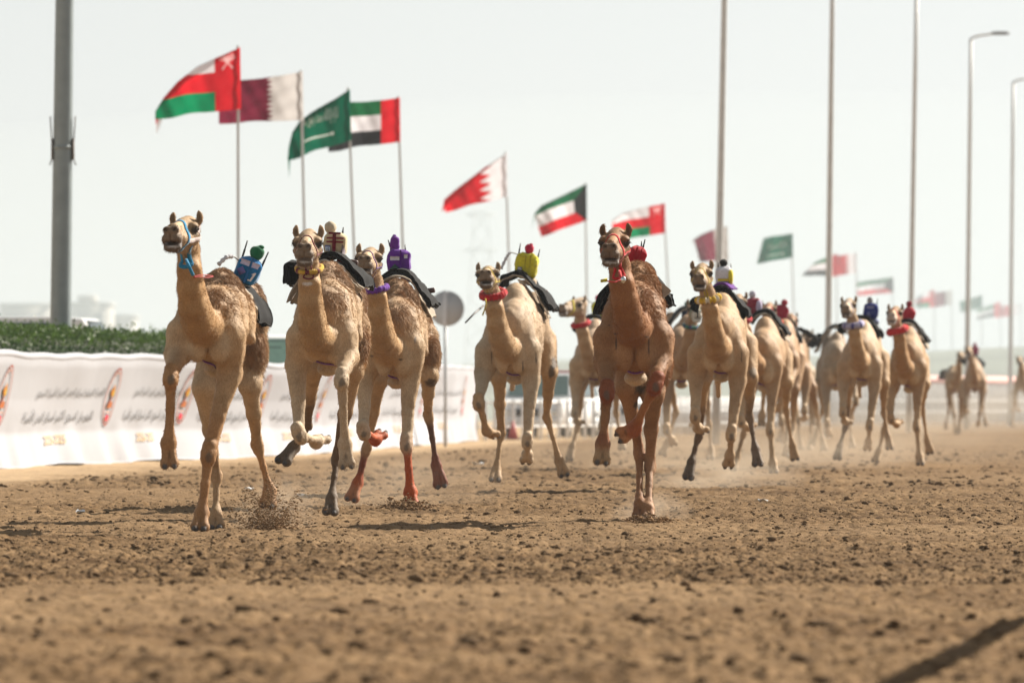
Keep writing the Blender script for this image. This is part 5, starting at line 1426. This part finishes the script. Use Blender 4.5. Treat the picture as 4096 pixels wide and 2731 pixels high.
# ---------------------------------------------------------------- vehicles, fences and the far side
M_WHITE = mat_plain('white_car_paint', (.74, .75, .76), .25, .04, 2.0); M_GLASS = mat_plain('tinted_glass', (.03, .05, .05), .08, .1, spec=.8)
M_GREENG = mat_plain('green_windscreen', (.26, .44, .36), .15, .08); M_TYRE = mat_plain('tyre_rubber', (.02, .02, .02), .8)
def vehicle(px, Y, zb, W_, L_, Hh_, label, yaw=0, glass=None, hood=True, paint=None, base_px=None, roofcol=None, van=False):
    x = (px - 2048) * Y / FPX
    r = empty('parked_car', (x, Y, zb), label, 'car', None)
    Q = rotz(yaw); paint = paint or M_WHITE
    w = W_ / 2
    # side profile swept across the width (local: y forward = towards the viewer negative)
    hz = Hh_ * (.56 if not van else .62)
    nose = -L_ / 2; prof = [(nose, .35), (nose + .02, hz * .82), (nose + .15, hz), (nose + (1.15 if hood else .35), hz + .08), (nose + (1.75 if hood else .75), Hh_ - .04), (nose + (2.3 if hood else 1.5), Hh_), (L_ / 2 - .5, Hh_ - .02), (L_ / 2 - .1, hz + .05), (L_ / 2, hz * .6), (L_ / 2, .35)]
    n = len(prof); V = []
    for sx, ins in ((-1, 0), (1, 0)):
        for (y_, z) in prof:
            k = .82 if z > hz + .2 else 1.0
            V.append((sx * w * k, y_, z))
    F4 = [[i, (i + 1) % n, n + (i + 1) % n, n + i] for i in range(n)]
    V += [(-w, 0, .7), (w, 0, .7)]
    F3 = [[2 * n, (i + 1) % n, i] for i in range(n)] + [[2 * n + 1, n + i, n + (i + 1) % n] for i in range(n)]
    b = obj('body', np.array(V) @ Q.T, [np.array(F4), np.array(F3)], paint, r, False)
    bv = b.modifiers.new('b', 'BEVEL'); bv.width = .06; bv.segments = 2; bv.limit_method = 'ANGLE'
    y0, z0 = prof[3]; y1, z1 = prof[4]
    def pane(nm, q, m, lift=(0, -.012, .012)):
        P = np.array(q, float) + lift
        obj(nm, P @ Q.T, np.array([[0, 1, 2, 3]]), m, r, False)
    pane('windscreen', [(-w * .88, y0 + .06, z0 + .06), (w * .88, y0 + .06, z0 + .06), (w * .76, y1 - .02, z1 - .05), (-w * .76, y1 - .02, z1 - .05)], glass or M_GLASS, (0, -.03, .01))
    for sx in (-1, 1):
        pane('side_window', [(sx * w * .97, y1 + .1, hz + .15), (sx * w * .97, L_ / 2 - .5, hz + .15), (sx * w * .84, L_ / 2 - .7, Hh_ - .12), (sx * w * .84, y1 + .35, Hh_ - .12)], M_GLASS, (sx * .03, 0, 0))
        mb = MB(); mb.box((sx * w * .72, nose - .01, hz * .72), (.32, .06, .16), .02); V2, F2, _ = mb.arrays(); obj('headlight', V2 @ Q.T, F2, mat_plain('lamp_glass', (.55, .58, .6), .1), r, False)
        for yy_ in (nose + .85, L_ / 2 - .85):
            mb = MB(); mb.tube([(sx * (w - .2), yy_, .36), (sx * (w + .01), yy_, .36)], .36, 18); V2, F2, _ = mb.arrays(); wh = obj('wheel', V2 @ Q.T, F2, M_TYRE, r)
            mb = MB(); mb.tube([(sx * (w - .02), yy_, .36), (sx * (w + .025), yy_, .36)], .21, 14); V2, F2, _ = mb.arrays(); obj('rim', V2 @ Q.T, F2, M_POST, wh)
        mb = MB(); mb.box((sx * (w + .10), y0 + .25, hz + .22), (.16, .08, .18), .02); V2, F2, _ = mb.arrays(); obj('wing_mirror', V2 @ Q.T, F2, paint, r, False)
    mb = MB(); mb.box((0, nose - .01, hz * .70), (W_ * .46, .05, .2), .015); V2, F2, _ = mb.arrays(); obj('grille', V2 @ Q.T, F2, mat_plain('grille_dark', (.04, .04, .045), .4), r, False)
    mb = MB(); mb.box((0, nose - .02, .45), (W_ * .98, .1, .22), .03); V2, F2, _ = mb.arrays(); obj('bumper', V2 @ Q.T, F2, paint, r, False)
    if roofcol:
        mb = MB(); mb.box((0, (y1 + L_ / 2) / 2 - .1, Hh_ + .02), (W_ * .80, L_ * .5, .05), .02); V2, F2, _ = mb.arrays(); obj('roof_rack', V2 @ Q.T, F2, mat_plain('roof_red', roofcol, .5), r, False)
    return r
v_ = vehicle(1100, 150, .0, 2.0, 5.2, 2.40, 'white van with a green tinted windscreen behind the banner', 0, M_GREENG, False, van=True)
mb = MB(); mb.box((0, -1.95, 2.06), (.42, .08, .20), .02); mb.build('rear_view_mirror', mat_plain('mirror_back', (.03, .045, .05), .6), v_)
mb = MB(); mb.box((-.32, -2.42, 1.74), (.34, .06, .12), .02); mb.build('dash_box', mat_plain('dash_dark', (.03, .035, .04), .7), v_)
mb = MB(); mb.box((0, -1.90, 2.26), (1.62, .05, .06), .01); mb.build('sun_strip', mat_plain('sun_strip', (.02, .025, .04), .6), v_)
vehicle(60, 142, .0, 2.0, 6.6, 2.70, 'white van whose roof shows above the hedge', 82, None, True, van=True)
vehicle(2195, 196, .0, 1.95, 4.9, 1.80, 'white off-road car with a red roof rack behind the picket fence', -14, mat_plain('grey_green_glass', (.20, .28, .26), .2), True, roofcol=(.45, .04, .07))
vehicle(2490, 205, .0, 1.95, 4.8, 1.85, 'white car almost hidden by the legs of the brown camel', 8, None, True)
M_PICK = mat_plain('white_fence_paint', (.70, .70, .70), .5, .06)
def fence(p0, p1, n, hgt, label, rail_mat, rails, mesh=False, rail_r=.03, name='picket_fence'):
    p0 = np.array(p0, float); p1 = np.array(p1, float); c = (p0 + p1) / 2
    r = empty(name, c, label, 'fence')
    for i in range(n):
        q = p0 + (p1 - p0) * i / (n - 1) - c
        mb = MB(); mb.box(q + (0, 0, hgt / 2 - .05), (.09, .09, hgt + .1), .01); mb.build('post', M_PICK, r)
    for z in rails:
        mb = MB(); mb.tube([p0 - c + (0, .06, z), p1 - c + (0, .06, z)], rail_r if z > hgt - .1 else .03, 8); mb.build('rail', M_PICK if z < hgt - .1 else rail_mat, r)
    if mesh:
        L_ = np.linalg.norm(p1 - p0); m_ = int(L_ / .28); mb = MB()
        for i in range(m_):
            q = p0 + (p1 - p0) * (i + .5) / m_ - c; mb.box(q + (0, .03, hgt / 2), (.05, .02, hgt - .1))
        mb.build('bars', M_PICK, r, False)
    return r
g2 = lambda px, d: ((px - 2048) * d / FPX, d, 0)
fence(g2(1905, 181), g2(2640, 196), 22, 1.05, 'white picket fence in front of the parked cars', M_PICK, (.35, .98))
fence(g2(2660, 200), g2(3200, 286), 26, 1.15, 'white railing behind the legs of the middle camels', M_PICK, (.3, .7, 1.1), True, name='white_railing')
fence(g2(3190, 290), g2(4260, 345), 34, 2.0, 'far white railing topped with a pale pink band', mat_plain('pink_band', (.72, .36, .32), .7), (.5, 1.0, 1.95), True, .17, 'far_railing')
mb = MB(); mb.tube([(0, 0, -.1), (0, 0, 3.1)], .035, 8)
r = empty('road_sign', (at(1781, 1500, 155)[0], 155, 0), 'round grey road sign seen from behind on a thin post', 'sign'); mb.build('post', M_POST, r)
mb = MB(); zc = at(1786, 1234, 155)[2]; mb.tube([(.03, -.03, zc), (.03, -.045, zc)], .385, 40); mb.build('disc', mat_plain('sign_back', (.36, .37, .39), .5, .06, metal=.1), r, False)
mb = MB(); mb.box((0.0, -.07, zc), (.10, .03, .78), .01); mb.build('bracket', mat_plain('sign_bracket', (.46, .47, .5), .5), r)
r = empty('traffic_cone', (*g2(2052, 183)[:2], 0), 'red traffic cone by the picket fence', 'cone')
mb = MB(); mb.tube([(0, 0, .03), (0, 0, .5)], [.14, .03], 14); mb.build('cone', mat_plain('cone_red', (.36, .06, .06), .6), r); mb = MB(); mb.box((0, 0, .02), (.4, .4, .04), .01); mb.build('base', mat_plain('cone_base', (.10, .03, .03), .7), r)
# far terrain, buildings and a pylon
xs = np.linspace(-700, 900, 220); rows_ = []
for k, (y_, hb) in enumerate(((360, -.1), (395, 3.0), (430, 4.2), (520, 4.6), (700, 5.2), (900, 5.0), (1500, 3.0), (2000, -.1))):
    P_ = np.stack([xs * .012, np.full(220, k * 3.0), 0 * xs], -1)
    side_ = np.interp(xs / y_, [-.08, -.03, .0, .05, .09], [.45, .55, .95, 1.0, 1.15])
    rows_.append(np.stack([xs * (1 + .0 * k), np.full(220, y_) + 6 * vnoise(P_ * 3), hb * side_ * (.9 + .18 * vnoise(P_ * 2.3)) if hb > 0 else np.full(220, hb)], -1))
mb = MB(); mb.grid(np.stack(rows_, 1)); tag(mb.build('hills', mat_plain('far_scrub', (.15, .165, .125), .95, .35, .08)), kind='structure')
M_BLD = mat_plain('pale_render', (.42, .38, .33), .8, .08, .3); M_WIN = mat_plain('window_dark', (.08, .09, .10), .3)
def building(px0, px1, py, Y, label, floors=3, step=None):
    x0, x1 = (px0 - 2048) * Y / FPX, (px1 - 2048) * Y / FPX; zt = CAM_H - (py - HOR) * Y / FPX
    c = np.array([(x0 + x1) / 2, Y, 0]); w = x1 - x0
    r = empty('pale_building', c, label, 'building', 'pale buildings on the horizon')
    mb = MB(); mb.box((0, 8, zt / 2), (w, 16, zt)); 
    mb.build('wall', M_BLD, r, False)
    mb = MB(); mb.box((0, 8, zt + .25), (w + .4, 16.4, .5)); rf = mb.build('roof', mat_plain('roof_parapet', (.38, .35, .31), .8), r, False)
    if step:
        mb = MB(); mb.box((w * step[0], 9, zt + step[2] / 2 + .4), (w * step[1], 8, step[2])); mb.build('roof_room', M_BLD, rf, False)
    nx = max(2, int(w / 3.2))
    for i in range(nx):
        for f in range(floors):
            mb = MB(); mb.box((-w / 2 + (i + .5) * w / nx, -.02, zt * (f + .55) / floors), (w / nx * .45, .1, zt / floors * .4)); mb.build('window', M_WIN, r, False)
building(0, 196, 1226, 1000, 'wide pale building left of the steel mast', 3)
building(284, 432, 1222, 980, 'pale building with a roof room right of the steel mast', 3, (-.15, .45, 1.1))
building(436, 532, 1272, 1010, 'low pale building right of the one with the roof room', 2)
def pylon():
    Y = 1400; k = Y / FPX; x = (1925 - 2048) * k
    r = empty('power_pylon', (x, Y, 0), 'faint lattice power pylon behind the red and white flag', 'pylon')
    mb = MB(); ht_ = CAM_H + (HOR - 850) * k
    wid = lambda z: 3.6 - 2.2 * z / ht_
    zz = np.linspace(0, ht_, 10)
    for sx in (-1, 1):
        for sy in (-1, 1): mb.tube([(sx * wid(z), sy * wid(z), z) for z in zz], .12, 5)
    for i in range(9):
        z0, z1 = zz[i], zz[i + 1]
        for sy in (-1, 1):
            mb.tube([(-wid(z0), sy * wid(z0), z0), (wid(z1), sy * wid(z1), z1)], .07, 4); mb.tube([(wid(z0), sy * wid(z0), z0), (-wid(z1), sy * wid(z1), z1)], .07, 4)
    mb.build('tower', M_LAMP, r, False)
    for py_, hw in ((859, 3.1), (1002, 3.6)):
        z = CAM_H + (HOR - py_) * k; mb = MB()
        for sy in (-1, 1): mb.tube([(-hw, 0, z), (0, sy * .9, z + .5), (hw, 0, z)], .13, 5); mb.tube([(-hw, 0, z), (0, sy * .9, z - .4), (hw, 0, z)], .10, 5)
        mb.build('cross_arm', M_LAMP, r, False)
pylon()
# unseen rail added right of the frame to cast the near-corner shadow
r = empty('shadow_rail', (2.9, 28.6, 0), 'unseen white rail added beyond the right edge to cast the near-corner shadow', 'rail')
rp = [np.array(q) - (2.9, 28.6, 0) for q in ((1.80, 20.5, 1.15), (2.70, 27.4, 1.15), (3.68, 34.9, 1.15))]
mb = MB(); mb.tube(spline(rp, 20), .055, 12); mb.build('top_rail', M_PICK, r)
for q in spline(rp, 4): mb = MB(); mb.tube([(q[0] + .1, q[1], -.1), (q[0] + .02, q[1], 1.12)], .035, 8); mb.build('post', M_PICK, r)

# ---------------------------------------------------------------- kicked-up dirt, litter, dust and haze
rng = np.random.default_rng(21)
def spray(px, py, Y, n, w, h, label, sm=.006, sx=.03):
    k = Y / FPX; c = at(px, py, Y)
    u = rng.beta(.9, 2.0, n); th = rng.normal(0, .42, n)
    x = c[0] + th * w * (.5 + .9 * u) ; z = u * h * np.exp(-np.abs(th)) * (.7 + .6 * np.abs(np.sin(th * 7 + 1))) + .01; y_ = Y + rng.normal(0, w * .5, n)
    v, f, cc_ = clods(n, 0, 0, sm, sx, rng, pos=np.stack([x, y_, z], 1), col=(.27, .17, .09))
    tag(obj('kicked_up_dirt', v, f, M_CLOD, cols=cc_, smooth=False), label, 'dirt', kind='stuff')
spray(1075, 2112, 57.2, 7500, .42, .48, 'brown spray of dirt kicked up by the hind foot of the blue-haltered camel', .0015, .012)
spray(1622, 2035, 67.2, 900, .30, .13, 'low crown of dirt round the orange foot of the purple-collared camel', .005, .022)
spray(2590, 2098, 59.8, 450, .25, .09, 'dirt thrown up at the hind feet of the brown camel', .005, .022)
spray(1400, 1985, 66.0, 60, 1.2, .55, 'dirt specks hanging in the air between the camels', .003, .009)
M_PAPER = mat_plain('paper_white', (.75, .76, .78), .6)
for px, py, s_, lab in ((1912, 1864, .09, 'scrap of white litter under the yellow-haltered camel'), (1208, 1996, .055, 'scrap of white litter left of the planted foot of the pale camel'), (996, 1967, .05, 'scrap of white litter behind the blue-haltered camel'), (3052, 2016, .05, 'scrap of white litter right of the brown camel'), (322, 2060, .04, 'tiny white scrap of litter at the far left of the track')):
    Y = FPX * CAM_H / (py - HOR); c = at(px, py, Y)
    u_, v_2 = np.meshgrid(np.linspace(-1, 1, 6), np.linspace(-1, 1, 6), indexing='ij')
    P = np.stack([c[0] + u_ * s_, Y + v_2 * s_, .03 + .022 * vnoise(np.stack([u_ * 1.7 + px, v_2 * 1.7, 0 * u_], -1).reshape(-1, 3)).reshape(6, 6) + .25 * s_ * np.abs(v_2)], -1)
    mb = MB(); mb.grid(P, .003); tag(mb.build('paper_scrap', M_PAPER), lab, 'litter', 'white scraps of litter on the track')
def volume_mat(name, col, dens, noise=None, aniso=0.3):
    m = bpy.data.materials.new(name); m.use_nodes = True; t = m.node_tree; t.nodes.clear()
    o = t.nodes.new('ShaderNodeOutputMaterial'); v = t.nodes.new('ShaderNodeVolumePrincipled')
    v.inputs['Color'].default_value = (*col, 1); v.inputs['Density'].default_value = dens; v.inputs['Anisotropy'].default_value = aniso
    t.links.new(v.outputs[0], o.inputs['Volume'])
    if noise:
        tc = N(t, 'TexCoord'); ln = N(t, 'VectorMath', operation='LENGTH'); t.links.new(tc.outputs['Object'], ln.inputs[0])
        nz = N(t, 'TexNoise', Scale=noise, Detail=2.0); t.links.new(tc.outputs['Object'], nz.inputs['Vector'])
        f = ramp(t, ln.outputs['Value'], [(0.15, (1, 1, 1)), (1.0, (0, 0, 0))])
        g = ramp(t, nz.outputs['Fac'], [(.38, (0, 0, 0)), (.65, (1, 1, 1))])
        a = N(t, 'Math', operation='MULTIPLY'); t.links.new(f.outputs[0], a.inputs[0]); t.links.new(g.outputs[0], a.inputs[1])
        b = N(t, 'Math', operation='MULTIPLY'); b.inputs[1].default_value = dens; t.links.new(a.outputs[0], b.inputs[0]); t.links.new(b.outputs[0], v.inputs['Density'])
    return m
def dust(px, Y, rx, ry, rz, dens, label, zc=None, nz=1.6):
    mb = MB(); mb.ell((0, 0, 0), (1, 1, 1), 20, 12)
    zc = rz * .45 if zc is None else zc
    o = mb.build('dust_cloud', volume_mat('dust', (.56, .63, .68) if ry > 50 else (.64, .55, .44), dens, nz if ry < 50 else None), loc=((px - 2048) * Y / FPX, Y, zc)); o.scale = (rx, ry, rz)
    tag(o, label, 'dust', kind='stuff')
if DUST:
    dust(1090, 57.6, .42, .5, .36, 1.3, 'dust puff round the kicked-up dirt on the left')
    dust(1560, 70, 1.3, 1.5, .50, .30, 'thin dust between the pale and purple-collared camels')
    dust(2600, 61.2, .40, .5, .22, 1.5, 'dust puff behind the feet of the brown camel')
    dust(2880, 84, 1.1, 1.6, .30, .7, 'bank of dust under the flower-garlanded camel')
    dust(2500, 105, 2.6, 4, .75, .15, 'dust trailing behind the brown camel')
    dust(3060, 105, 2.4, 5, .60, .18, 'dust under the red-collared bunch of camels')
    dust(3500, 116, 3.2, 6, .70, .10, 'dust under the mid-distance trio')
    dust(3300, 430, 110, 190, 17, .0026, 'broad veil of dust hanging over the far end of the track', 1.0)
    dust(3880, 224, 5.5, 9, 1.4, .07, 'dust round the distant pair of camels')
if HAZE:
    mb = MB(); mb.box((0, 1300, 14.5), (2600, 2700, 31)); hz_ = mb.build('haze', volume_mat('haze_air', (.64, .715, .78), HAZE, aniso=0.2), smooth=False)
    tag(hz_, kind='stuff'); hz_['label'] = 'pale dusty haze over the whole track'
print('script done', round(time.time() - T0, 1))
